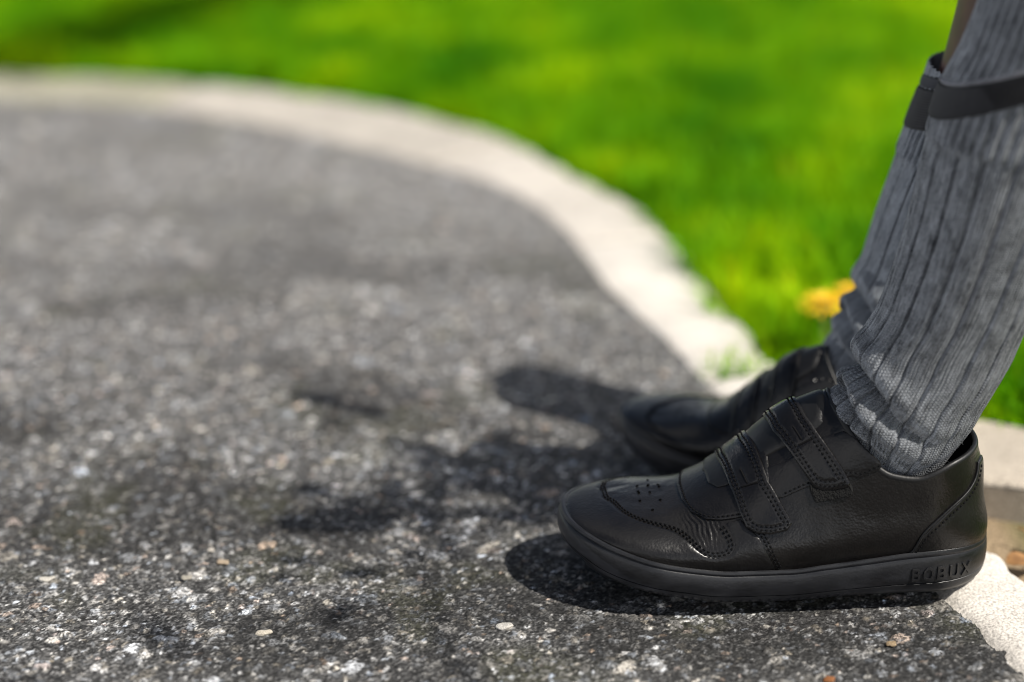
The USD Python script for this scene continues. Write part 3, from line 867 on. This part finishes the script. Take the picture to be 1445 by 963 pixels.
    # straps
    for nm, L, R, over, ta, tb in (('strap', TRACE['strap1_l'], TRACE['strap1_r'], (.62, .1282, .1143), TRACE['t1a'], TRACE['t1b']),
                                   ('strap', TRACE['strap2_l'], TRACE['strap2_r'], (.60, .1070, .0930), TRACE['t2a'], TRACE['t2b'])):
        pl = strap_poly(L, R, over)
        P = Polygon([(x, a * AS) for x, a in pl]).buffer(-.0015).buffer(.0015)
        rows = []
        for off in (.0016, .0031):
            ring = P.buffer(-off).exterior
            n = int(ring.length / .0004)
            rows.append(np.array([ring.interpolate(k / n, normalized=True).coords[0] for k in range(n)]))
        cut = [LineString(line_q(ta, 20, False)), LineString(line_q(tb, 20, False))]
        g1 = groove(rows, .00042)
        def mods(q, cut=cut, g1=g1):
            Q = shapely.points(q)
            d = np.minimum(*[shapely.distance(Q, c) for c in cut])
            return g1(q) - .0003 * np.exp(-(d / .0006) ** 2)
        sp = put(nm, panel(pl, .0023, rs * .8, edge=.0011, base=.0005, mods=mods), 'strap_leather', smooth=38)
        put('stitching', cat([stitches(r, .0025, pitch=.0021, length=.0014) for r in rows]), 'thread', sp, True, kind='stuff')
        ts = [tube(S(c[:, 0], c[:, 1] / AS) + SN(c[:, 0], c[:, 1] / AS) * .0026, .0005, 8, ups=SN(c[:, 0], c[:, 1] / AS)) for c in (line_q(ta, 14, False), line_q(tb, 14, False))]
        for q_ in ts:
            put('stitched_bar', q_, 'thread', sp, True)
        if nm == 'strap' and L is TRACE['strap2_l']:
            vp = panel(TRACE['velcro'], .0018, rs, edge=.0006, mods=lambda q: .0006 * (meshkit.noise(np.stack([q[:, 0] * 2200, q[:, 1] * 2200, q[:, 0] * 0], -1), 5) - .5))
            put('hook_tape', vp, 'hook_tape', sp, 25)
    sl = put('sole', sole_mesh(int(620 * res)), 'rubber', smooth=32)
    put('lettering', lettering(), 'rubber_letters', sl, 30)
    return root

build_shoe('black leather strap shoe nearest the camera, in sharp focus, toe to the left', (.2245, 0, 0), 0.0, False, 1.0)
build_shoe('blurred black leather shoe farther back, half hidden behind the sharp one', (.2235, .0605, 0), -20.0, True, .62)

# ---------------------------------------------------------------- the person: lower legs in ribbed school socks
material('skin', {
    'tc': ('texture_coordinate', {}), 'n': ('noise_texture', {'scale': 90.0, 'detail': 4.0}),
    'cr': ('rgb_ramp', {'ramp': [(.3, (.034, .012, .008)), (.7, (.052, .019, .012))]}), 'b': ('bump', {'strength': .15, 'distance': .001}),
    'p': ('principled_bsdf', {'roughness': .5, 'subsurface_weight': .1, 'subsurface_scale': .004})},
    [('tc.object', 'n.vector'), ('n.fac', 'cr.fac'), ('cr.color', 'p.base_color'), ('n.fac', 'b.height'), ('b.normal', 'p.normal')])

def knit(name, dark, light, strength=.8):
    """heathered wool jersey: st.x counts wales, st.y counts courses"""
    material(name, {
        'uv': ('uvmap', {'attribute': 'st'}), 'tc': ('texture_coordinate', {}),
        'sx': ('separate_xyz', {}),
        'fx': ('math', {'math_type': 'fraction'}), 'cx': ('math', {'math_type': 'subtract', 'value2': .5}), 'ax': ('math', {'math_type': 'absolute'}),
        'yy': ('math', {'math_type': 'multiply_add', 'value2': .9}), 'fy': ('math', {'math_type': 'pingpong', 'value2': .5}),
        'hx': ('math', {'math_type': 'multiply_add', 'value2': -1.5, 'value3': .7}),
        'hy': ('math', {'math_type': 'multiply_add', 'value2': 1.1}),
        'mp': ('mapping', {'scale': (.9, .16, 1.0)}), 'mp2': ('mapping', {'scale': (1.0, 1.0, 1.0)}),
        'n': ('noise_texture', {'scale': 1.0, 'detail': 3.0, 'roughness': .7}),
        'wn': ('noise_texture', {'scale': 2600.0, 'detail': 1.0}),
        'slub': ('noise_texture', {'scale': 120.0, 'detail': 3.0}),
        'mixw': ('math', {'math_type': 'multiply', 'value2': .55}), 'mixn': ('math', {'math_type': 'multiply_add', 'value2': .45}), 'mixs': ('math', {'math_type': 'multiply_add', 'value2': .25}),
        'cr': ('rgb_ramp', {'ramp': [(.50, dark), (.63, tuple((a + b) / 2 for a, b in zip(dark, light))), (.78, light)]}),
        'b': ('bump', {'strength': strength, 'distance': .0007}),
        'b2': ('bump', {'strength': .5, 'distance': .0004}),
        'p': ('principled_bsdf', {'roughness': .95, 'specular_ior_level': .1, 'sheen_weight': .10, 'sheen_roughness': .5})},
        [('uv.UV', 'sx.vector'), ('sx.x', 'fx.value1'), ('fx.value', 'cx.value1'), ('cx.value', 'ax.value1'), ('ax.value', 'yy.value1'), ('sx.y', 'yy.value3'), ('yy.value', 'fy.value1'),
         ('ax.value', 'hx.value1'), ('fy.value', 'hy.value1'), ('hx.value', 'hy.value3'),
         ('uv.UV', 'mp.vector'), ('mp.vector', 'n.vector'), ('tc.object', 'wn.vector'), ('tc.object', 'slub.vector'),
         ('n.fac', 'mixn.value1'), ('slub.fac', 'mixs.value1'), ('wn.fac', 'mixw.value1'), ('mixw.value', 'mixs.value3'), ('mixs.value', 'mixn.value3'),
         ('mixn.value', 'cr.fac'), ('cr.color', 'p.base_color'), ('hy.value', 'b.height'), ('wn.fac', 'b2.height'), ('b.normal', 'b2.normal'), ('b2.normal', 'p.normal')])
knit('grey_wool', (.029, .0315, .0360), (.270, .287, .312), 1.0)
knit('lit_grey_wool', (.060, .066, .077), (.25, .27, .297), .6)  # same wool as the near sock, its better light painted in as paler colour
knit('black_wool', (.006, .006, .007), (.016, .016, .018))
knit('navy_wool', (.010, .011, .014), (.030, .032, .040))
knit('pale_trim', (.16, .16, .18), (.36, .36, .38))
material('fuzz', {'p': ('principled_bsdf', {'base_color': (.13, .14, .15), 'roughness': .9, 'specular_ior_level': .1})}, [])

class Leg:
    """a lower leg: front and back x as functions of height, centre y, half depth"""
    def __init__(self, front, back, yc, depth):
        f, b, d = np.array(sorted(front)), np.array(sorted(back)), np.array(sorted(depth))
        self.f, self.b, self.d = (PchipInterpolator(q[:, 0], q[:, 1], extrapolate=True) for q in (f, b, d))
        self.yc = yc if callable(yc) else (lambda z, c=yc: c + 0 * z)
    def at(self, th, z, grow=0.0):
        """th 0 = front (-x), pi/2 = the camera's side (-y)"""
        th, z = np.broadcast_arrays(np.asarray(th, float), np.asarray(z, float))
        cx, rx = (self.f(z) + self.b(z)) / 2, (self.b(z) - self.f(z)) / 2
        lean = self.d(z)
        c, s = np.cos(th), np.sin(th)
        e = 2 / 2.15
        return np.stack([cx - np.sign(c) * np.abs(c) ** e * (rx + grow), self.yc(z) - np.sign(s) * np.abs(s) ** e * (lean + grow), z], -1)

NEAR = Leg(front=[(.030, .150), (.050, .1475), (.070, .1455), (.080, .1452), (.0928, .1475), (.105, .1535), (.114, .1572), (.121, .1590), (.135, .1655), (.1485, .1695), (.1818, .1764), (.2251, .1828), (.2400, .1868), (.2560, .1935), (.28, .2005), (.30, .206), (.36, .212), (.42, .214)],
           back=[(.030, .1900), (.050, .1930), (.060, .1965), (.070, .2025), (.0785, .2080), (.0928, .2146), (.114, .2240), (.1348, .2300), (.16, .2370), (.20, .2480), (.25, .262), (.30, .270), (.36, .270), (.42, .276)],
           yc=lambda z: -.0005 + .0 * z,
           depth=[(.030, .0205), (.060, .0235), (.075, .0255), (.10, .0275), (.12, .0280), (.15, .0305), (.20, .0345), (.25, .0360), (.30, .034), (.36, .036), (.42, .036)])
FY = .090
FAR = Leg(front=[(.030, .1565), (.060, .1555), (.072, .1562), (.0838, .1600), (.1000, .1665), (.1146, .1722), (.1483, .1807), (.1901, .1930), (.2199, .2020), (.2541, .2085), (.30, .216), (.36, .222), (.42, .226)],
          back=[(.030, .205), (.070, .212), (.0838, .2165), (.1146, .2290), (.1483, .2400), (.1901, .2550), (.2199, .262), (.2541, .266), (.30, .268), (.36, .272), (.42, .276)],
          yc=lambda z: FY + .06 * (z - .1),
          depth=[(.030, .0195), (.060, .0225), (.075, .0240), (.10, .0260), (.12, .0275), (.15, .0300), (.20, .0335), (.25, .0350), (.36, .036), (.42, .036)])

person = xform('person')
tag(prim(person), 'person shown from below the knees in grey ribbed socks, standing in black shoes', 'person')

def leg_mesh(leg, z0, z1, grow):
    z = np.linspace(z0, z1, 60); th = np.linspace(0, 2 * np.pi, 64, endpoint=False)
    v = leg.at(th[None], z[:, None], grow)
    m = tri(v.reshape(-1, 3), grid_faces(60, 64, wrap=True))
    n = len(m.vertices)
    vv = np.vstack([m.vertices, v[0].mean(0), v[-1].mean(0) + [0, 0, .01]])
    k = np.arange(64)
    f = np.vstack([m.faces, np.stack([np.full(64, n), (k + 1) % 64, k], -1), np.stack([np.full(64, n + 1), 59 * 64 + k, 59 * 64 + (k + 1) % 64], -1)])
    m = trimesh.Trimesh(vv, f, process=False); m.fix_normals()
    return m
body = cat([leg_mesh(NEAR, .034, .352, -.0075), leg_mesh(FAR, .034, .335, -.0042)])
obj('body', body, 'skin', person, True)

def sock_mesh(leg, z0, z1, nt, nz, cuff, fold=1.0, grow=.0012, seed=0, ribs=17, phase=0.0, fine=46, depth=1.0):
    """ribbed sock from z0 (inside the shoe) to z1; above cuff the rib is fine"""
    z = np.linspace(z0, z1, nz); th = np.linspace(0, 2 * np.pi, nt, endpoint=False)
    Z, T = np.meshgrid(z, th, indexing='ij')
    p3 = np.stack([np.cos(T) * 1.6, np.sin(T) * 1.6, Z * 40], -1)
    w = (meshkit.fbm(p3 + seed, 3, seed) - .5)
    # ribs: narrow sunken lines between flat panels
    ph = T / (2 * np.pi) * ribs + phase + 0.03 * w + .10 * w * np.clip((.115 - Z) / .03, 0, 1)
    f = np.abs(ph - np.round(ph)) * (2 * np.pi * .031 / ribs)
    low = -.0021 * np.exp(-(f / .00075) ** 2) - .00012 * np.cos(2 * np.pi * ph)
    low = low - .00022 * (0.5 + .5 * np.cos(2 * np.pi * ph * 7))
    pf = T / (2 * np.pi) * fine + phase
    hi = .0007 * np.cos(2 * np.pi * pf)
    b = np.clip((Z - cuff) / .004, 0, 1)
    d = depth * low * (1 - b) + (hi + .0006) * b
    # slouched folds round the front of the ankle
    tt = np.minimum(T, 2 * np.pi - T)
    side = np.where(T < np.pi, 1.0, .96)
    reach = np.exp(-(tt / 1.75) ** 4)
    zA = .1105 - .0200 * (1 - np.cos(np.minimum(tt, 1.9))) * side + .0025 * np.sin(T * 2 + 1)
    zB = .0985 - .0235 * (1 - np.cos(np.minimum(tt, 1.9))) * side + .002 * np.sin(T * 2.3 + 2)
    zC = .0875 - .0200 * (1 - np.cos(np.minimum(tt, 1.9))) * side
    fo = 0 * Z
    for zc, dep, wd in ((zA, .0046, .0036), (zB, .0050, .0040), (zC, .0032, .0032)):
        x = (Z - zc)
        sharp = np.where(x > 0, wd * .55, wd * 1.5)          # steep under the overhang, long below
        fo = fo - dep * np.exp(-(x / sharp) ** 2) + .0033 * np.exp(-((x - .0062) / .0048) ** 2)
    d = d + fold * fo * reach
    d = d + .0011 * fold * (meshkit.fbm(np.stack([np.cos(T) * 2.4, np.sin(T) * 2.4, Z * 95], -1), 3, seed + 7) - .5) * np.clip((.16 - Z) / .05, .15, 1)
    d = d + .0006 * w
    v = leg.at(T, Z, grow + d)
    v[..., 2] -= fold * .0030 * reach * np.exp(-((Z - zA) / .006) ** 2)
    F = grid_faces(nz, nt, wrap=True)
    # the seam column repeats so that st runs on without a jump
    v = np.concatenate([v, v[:, :1]], 1)
    F = grid_faces(nz, nt + 1)
    m = tri(v.reshape(-1, 3), F)
    n_ = m.face_normals[len(m.faces) // 4]
    c_ = m.triangles_center[len(m.faces) // 4]
    ctr = leg.at(np.array([0.0, np.pi]), np.array([c_[2]] * 2)).mean(0)
    if n_ @ (c_ - ctr) < 0:
        m.invert()
    U = np.broadcast_to(np.linspace(0, 150, nt + 1)[None], (nz, nt + 1)); V = np.broadcast_to((z / .0012)[:, None], (nz, nt + 1))
    return m, np.stack([U, V], -1).reshape(-1, 2), v

def band(leg, z0, z1, grow, nt, rim=.001, tiltf=None):
    prof = [(z0, grow - .0025), (z0 - .0002, grow - rim * .6), (z0 + .0005, grow), (z0 + .0015, grow + .0003), ((z0 + z1) / 2, grow + .0004), (z1 - .0015, grow + .0003), (z1 - .0005, grow), (z1 + .0002, grow - rim * .6), (z1, grow - .0025)]
    th = np.linspace(0, 2 * np.pi, nt + 1)
    v = np.array([leg.at(th, np.full(nt + 1, z) + (tiltf(th) if tiltf else 0), gq) for z, gq in prof])
    m = tri(v.reshape(-1, 3), grid_faces(len(prof), nt + 1))
    if m.face_normals[len(m.faces) // 2 - 4] @ (m.triangles_center[len(m.faces) // 2 - 4] - v.reshape(-1, 3).mean(0)) < 0:
        m.invert()
    U = np.broadcast_to(np.linspace(0, 150, nt + 1)[None], (len(prof), nt + 1)); V = np.broadcast_to(np.array([p[0] for p in prof])[:, None] / .0012, (len(prof), nt + 1))
    return m, np.stack([U, V], -1).reshape(-1, 2)

def dress(leg, label, z_cut, z_band0, z_band1, z_top, nt, nz, seed, fold, phase, hairs, trim, tilt):
    m, uv, v = sock_mesh(leg, .045, z_top, nt, nz, z_cut, fold=fold, seed=seed, phase=phase, depth=1.0 if hairs else .45)
    s = obj('sock', m, 'grey_wool' if hairs else 'lit_grey_wool', person, True, uv=uv, label=label)
    tl = lambda th: -tilt * np.cos(th) + .0065 * np.sin(th)
    bm, buv = band(leg, z_band0, z_band1, .0030, 240, tiltf=tl)
    obj('cuff_band', bm, 'black_wool', s, True, uv=buv)
    tm, tuv = band(leg, z_band1 + .0004, z_band1 + trim, .0026, 240, tiltf=tl)
    obj('band_edge', tm, 'pale_trim' if trim < .005 else 'navy_wool', s, True, uv=tuv)
    if hairs:
        g = np.random.default_rng(seed + 40)
        nrm = m.vertex_normals
        k = g.choice(len(m.vertices), hairs)
        k = k[(m.vertices[k][:, 2] > .062)]
        p0 = m.vertices[k]; L = g.uniform(.0008, .0026, len(k))[:, None]
        d = nrm[k] + g.normal(0, .75, (len(k), 3)); d /= np.linalg.norm(d, axis=1, keepdims=True)
        e = g.normal(0, .5, (len(k), 3))
        pts_ = np.stack([p0, p0 + d * L * .5, p0 + d * L + e * L * .35], 1)
        # thin three-sided fibres, joined
        t = d; a = np.cross(t, [0, 0, 1.0]); a /= np.linalg.norm(a, axis=1, keepdims=True) + 1e-9
        r = .000035
        V = np.stack([pts_[:, 0] - a * r, pts_[:, 0] + a * r, pts_[:, 1] - a * r * .9, pts_[:, 1] + a * r * .9, pts_[:, 2]], 1).reshape(-1, 3)
        o = np.arange(len(k))[:, None] * 5
        Fh = np.concatenate([o + [0, 1, 3], o + [0, 3, 2], o + [2, 3, 4]])
        obj('fibre', trimesh.Trimesh(V, Fh, process=False), 'fuzz', s, False, kind='stuff')

dress(NEAR, 'sharp grey ribbed sock slouched at the ankle', .213, .2400,   .2540, .309, 1100, 760, 3, 1.0, .22, 26000, .0022, .0150)
dress(FAR, 'blurred grey ribbed sock of the farther leg', .176, .1955, .2145, .2222, 420, 300, 9, .7, .4, 0, .0060, .0030)

# ---------------------------------------------------------------- small things on the ground
def blob(g, size, flat, n=1):
    m = trimesh.creation.icosphere(2, 1.0)
    v = np.array(m.vertices)
    # cleave with random planes for chipped faces
    for _ in range(9):
        d = g.normal(0, 1, 3); d /= np.linalg.norm(d)
        k = g.uniform(.62, .9)
        s_ = v @ d
        v = v - np.where(s_ > k, s_ - k, 0)[:, None] * d
    v = v * np.array(size) * [1, 1, flat]
    return trimesh.Trimesh(v, m.faces, process=False)
g = np.random.default_rng(77)
CHIPS = [  # x, y, length, depth, turn, tone, label
    (-.2211, -.0049, .0066, .0034, .15, (.66, .62, .55), 'pointed off-white stone chip, farthest left on the asphalt'),
    (-.1551, -.0036, .0042, .0030, .4, (.40, .37, .31), 'grey-beige stone chip beside the tan one on the left asphalt'),
    (-.1395, .0110, .0046, .0030, -.5, (.48, .38, .27), 'tan split stone chip on the left asphalt'),
    (-.0034, -.0472, .0056, .0040, .1, (.62, .59, .54), 'largest white stone chip, lying left of the shoe toe shadow'),
    (-.1120, -.0526, .0054, .0034, .1, (.62, .56, .46), 'cream leaf-shaped stone chip near the lower edge, left of centre'),
    (.1694, -.0615, .0034, .0032, .2, (.36, .26, .15), 'round honey-brown pebble below the heel of the near shoe'),
    (.1369, -.0900, .0040, .0034, .7, (.30, .11, .03), 'orange-brown pebble cut by the lower edge of the picture'),
]
for x, y, a, b, r, c, lab in CHIPS:
    m = blob(g, (a * .75, b * .75, (a + b) * .28), .45)
    v = np.array(m.vertices)
    v = np.stack([v[:, 0] * math.cos(r) - v[:, 1] * math.sin(r), v[:, 0] * math.sin(r) + v[:, 1] * math.cos(r), v[:, 2]], -1)
    v = v + (meshkit.noise(v * 900, 8)[:, None] - .5) * .0006 + [x, y, -.0002]
    cc = np.array(c) * .50 * (.8 + .4 * meshkit.fbm(v * 500, 2, 9))[:, None]
    p = obj('stone_chip', trimesh.Trimesh(v, m.faces, process=False), 'stone', '/World', True, colour=cc)
    tag(prim(p), lab, 'stone', 'loose stone chips on the asphalt')

# withered leaves in the joint between kerb and slab
material('dry_leaf', {'tc': ('texture_coordinate', {}), 'n': ('noise_texture', {'scale': 260.0, 'detail': 4.0}),
    'cr': ('rgb_ramp', {'ramp': [(.3, (.16, .075, .025)), (.7, (.36, .19, .07))]}), 'p': ('principled_bsdf', {'roughness': .7}), 't': ('translucent_bsdf', {'color': (.30, .14, .04)}), 'm': ('mix_closure', {'fac': .3})},
    [('tc.object', 'n.vector'), ('n.fac', 'cr.fac'), ('cr.color', 'p.base_color'), ('p.BSDF', 'm.closure1'), ('t.BSDF', 'm.closure2')], surface='m.closure')
def leaf(L, W, curl, seed):
    n, k = 13, 7
    t = np.linspace(0, 1, n)[:, None]; s = np.linspace(-1, 1, k)[None]
    w = W * np.sin(np.pi * t ** .8) ** .8
    x = L * (t - .5) + 0 * s; y = w * s
    z = curl * ((s * w) ** 2) * 60 + .25 * curl * np.sin(t * 5 + seed) * L + .0012
    v = np.stack([x, y, z], -1).reshape(-1, 3)
    return tri(v, grid_faces(n, k))
for x, y, r, L, lab in ((.2525, .028, .3, .020, 'curled orange-brown dry leaf in the joint behind the heel, nearer the kerb'), (.2640, .046, 2.0, .017, 'dry brown leaf lying against the paving slab behind the heel')):
    p = xform('dry_leaf', (x, y, -.010), math.degrees(r))
    tag(prim(p), lab, 'leaf', 'dry leaves in the kerb joint')
    lm = leaf(L, L * .33, .25, x * 50)
    th_ = cat([lm, trimesh.Trimesh(lm.vertices - [0, 0, .0003], lm.faces[:, ::-1], process=False)])
    obj('leaf_blade', th_, 'dry_leaf', p, True)
    obj('leaf_stalk', tube(spline([(L * .5, 0, .002), (L * .62, .001, .0035), (L * .78, .002, .003)], 8), .0005, 6), 'dry_leaf', p, True)

# grass tuft in the wide joint of the kerb, behind the far shoe
p = xform('grass_tuft', (.1335, .2370, -.006))
tag(prim(p), 'small green grass tuft growing in the kerb joint behind the far shoe', 'grass tuft')
g = np.random.default_rng(5)
bm, bc = blade_mesh(g, 70, .016, .010, .022, .0016, .9)
obj('blades', bm, 'grass_blade', p, False, colour=bc * [1.35, 1.15, 1.0])

# dandelions in the lawn
material('petal', {'p': ('principled_bsdf', {'base_color': (.78, .50, .008), 'roughness': .6}), 't': ('translucent_bsdf', {'color': (.8, .5, .01)}), 'm': ('mix_closure', {'fac': .3})},
    [('p.BSDF', 'm.closure1'), ('t.BSDF', 'm.closure2')], surface='m.closure')
material('stalk', {'tc': ('texture_coordinate', {}), 'n': ('noise_texture', {'scale': 60.0}), 'cr': ('rgb_ramp', {'ramp': [(.3, (.10, .17, .02)), (.7, (.17, .22, .04))]}), 'p': ('principled_bsdf', {'roughness': .5})},
    [('tc.object', 'n.vector'), ('n.fac', 'cr.fac'), ('cr.color', 'p.base_color')])
def dandelion(x, y, h, R, label, seed):
    g = np.random.default_rng(seed)
    p = xform('dandelion', (x, y, -.014))
    tag(prim(p), label, 'flower', 'dandelions in the lawn')
    V, F = [], []
    for ring, (n, r0, el) in enumerate(((30, 1.0, .12), (26, .82, .45), (20, .6, .8), (12, .36, 1.15))):
        for k in range(n):
            a = 2 * np.pi * (k + .5 * (ring % 2) + g.uniform(-.2, .2)) / n
            L, w, e = R * r0 * g.uniform(.9, 1.06), R * .085, el + g.uniform(-.1, .1)
            d = np.array([math.cos(a) * math.cos(e), math.sin(a) * math.cos(e), math.sin(e)]); s = np.array([-math.sin(a), math.cos(a), 0])
            b = len(V); c0 = np.array([0, 0, h])
            for t, ww in ((.08, .4), (.55, 1), (.92, .95)):
                q = c0 + d * L * t + np.array([0, 0, -.12 * L * t * t])
                V += [q - s * w * ww / 2, q + s * w * ww / 2]
            V.append(c0 + d * L + np.array([0, 0, -.12 * L]))
            F += [(b, b + 1, b + 3), (b, b + 3, b + 2), (b + 2, b + 3, b + 5), (b + 2, b + 5, b + 4), (b + 4, b + 5, b + 6)]
    fh = obj('flower_head', trimesh.Trimesh(V, F, process=False), 'petal', p, False)
    cup = trimesh.creation.icosphere(2, 1.0); cup.vertices = cup.vertices * [R * .38, R * .38, R * .34] + [0, 0, h - R * .16]
    obj('calyx', cup, 'stalk', fh, True)
    obj('stalk', tube(spline([(.003, .002, 0), (.001, .0, h * .5), (0, 0, h - R * .2)], 14), .0014, 10), 'stalk', p, True)
    for k in range(5):
        a = 2 * np.pi * k / 5 + seed
        L = R * 2.0
        lv = leaf(L, L * .14, .1, k); v = np.array(lv.vertices)
        # toothed edge
        v[:, 1] *= 1 + .55 * np.sign(np.sin((v[:, 0] / L) * 28)); v[:, 0] += L * .55; v[:, 2] += .012 * np.sin(np.clip(v[:, 0] / L, 0, 1) * np.pi)
        v = np.stack([v[:, 0] * math.cos(a) - v[:, 1] * math.sin(a), v[:, 0] * math.sin(a) + v[:, 1] * math.cos(a), v[:, 2]], -1)
        obj('leaf', trimesh.Trimesh(v, lv.faces, process=False), 'stalk', p, True)
dandelion(.1875, .2590, .048, .0175, 'yellow dandelion in the lawn just left of the farther sock', 3)
dandelion(.2065, .2880, .044, .0125, 'smaller yellow dandelion partly hidden behind the farther sock', 8)

# ---------------------------------------------------------------- unseen trees added to dapple the asphalt and shade the lawn
material('bark', {'tc': ('texture_coordinate', {}), 'n': ('noise_texture', {'scale': 70.0, 'detail': 5.0}), 'cr': ('rgb_ramp', {'ramp': [(.3, (.06, .045, .03)), (.7, (.16, .12, .085))]}),
    'b': ('bump', {'strength': .6, 'distance': .004}), 'p': ('principled_bsdf', {'roughness': .9})}, [('tc.object', 'n.vector'), ('n.fac', 'cr.fac'), ('cr.color', 'p.base_color'), ('n.fac', 'b.height'), ('b.normal', 'p.normal')])
material('tree_leaf', {'oi': ('object_info', {}), 'p': ('principled_bsdf', {'base_color': (.05, .11, .012), 'roughness': .45}), 't': ('translucent_bsdf', {'color': (.10, .20, .02)}), 'm': ('mix_closure', {'fac': .35})},
    [('p.BSDF', 'm.closure1'), ('t.BSDF', 'm.closure2')], surface='m.closure')
def tree(label, trunk, limb, t0, twigs, wide, crown, seed):
    g = np.random.default_rng(seed)
    root = xform('young_tree', trunk[0])
    tag(prim(root), label, 'tree', 'trees added out of view for shade')
    o = np.array(trunk[0])
    tk = spline(trunk, 30) - o
    obj('trunk', tube(tk, np.linspace(.026, .010, 30), 14), 'bark', root, True)
    br = spline(limb, 40) - o
    obj('branch', tube(br, np.linspace(.0040, .0012, 40), 8), 'bark', root, True)
    LV, LF = [], []
    def add_leaf(p, d, L):
        d = d / np.linalg.norm(d)
        s = np.cross(d, [0, 0, 1.0]) + g.normal(0, .3, 3); s -= d * (s @ d); s /= np.linalg.norm(s)
        k = len(LV)
        for t, w in ((0, .02), (.25, .36), (.55, .40), (.8, .22), (1, .01)):
            c_ = p + d * L * t + np.array([0, 0, -.15 * L * t * t])
            LV.extend([c_ - s * w * L / 2, c_ + s * w * L / 2])
        for j in range(4):
            a_ = k + 2 * j
            LF.extend([(a_, a_ + 1, a_ + 3), (a_, a_ + 3, a_ + 2)])
    for i in range(twigs):
        p = br[int(g.uniform(t0, 1.0) * 39)]
        d = g.normal(0, 1, 3) * wide; d /= np.linalg.norm(d)
        tw = g.uniform(.02, .085)
        for j in range(g.integers(3, 6)):
            add_leaf(p + d * tw * (j + 1) / 5 + g.normal(0, .010, 3), d + g.normal(0, .6, 3), g.uniform(.024, .044))
    zt = tk[-1][2]
    for i in range(crown):
        a_, q = g.uniform(0, 2 * np.pi), g.uniform(-1, 1)
        r = .34 * math.sqrt(g.random()) * (1 - .8 * abs(q)) + .02
        add_leaf(np.array([tk[-1][0] + r * math.cos(a_), tk[-1][1] + r * math.sin(a_), zt + .05 + .4 * q]), g.normal(0, 1, 3), g.uniform(.035, .06))
    obj('leaves', trimesh.Trimesh(np.array(LV), np.array(LF), process=False), 'tree_leaf', root, False, kind='stuff')
tree('added out-of-view tree at the near right whose low branch dapples the asphalt', [(.98, -.95, -.02), (.975, -.94, .5), (.985, -.95, 1.0), (.97, -.96, 1.65)],
     [(.982, -.945, .98), (.86, -.72, 1.03), (.74, -.50, 1.05), (.70, -.35, 1.06), (.705, -.215, 1.07)], 0.74, 15, np.array([1.9, .45, .3]), 320, 23)
tree('added out-of-view tree on the far lawn whose limb shades the grass at upper left', [(.95, 1.25, -.02), (.955, 1.25, .6), (.945, 1.255, 1.1), (.95, 1.26, 1.7)],
     [(.945, 1.255, 1.15), (.76, 1.06, 1.20), (.60, .88, 1.22), (.46, .69, 1.22), (.32, .49, 1.20)], .42, 200, np.array([.8, .8, .5]), 320, 29)
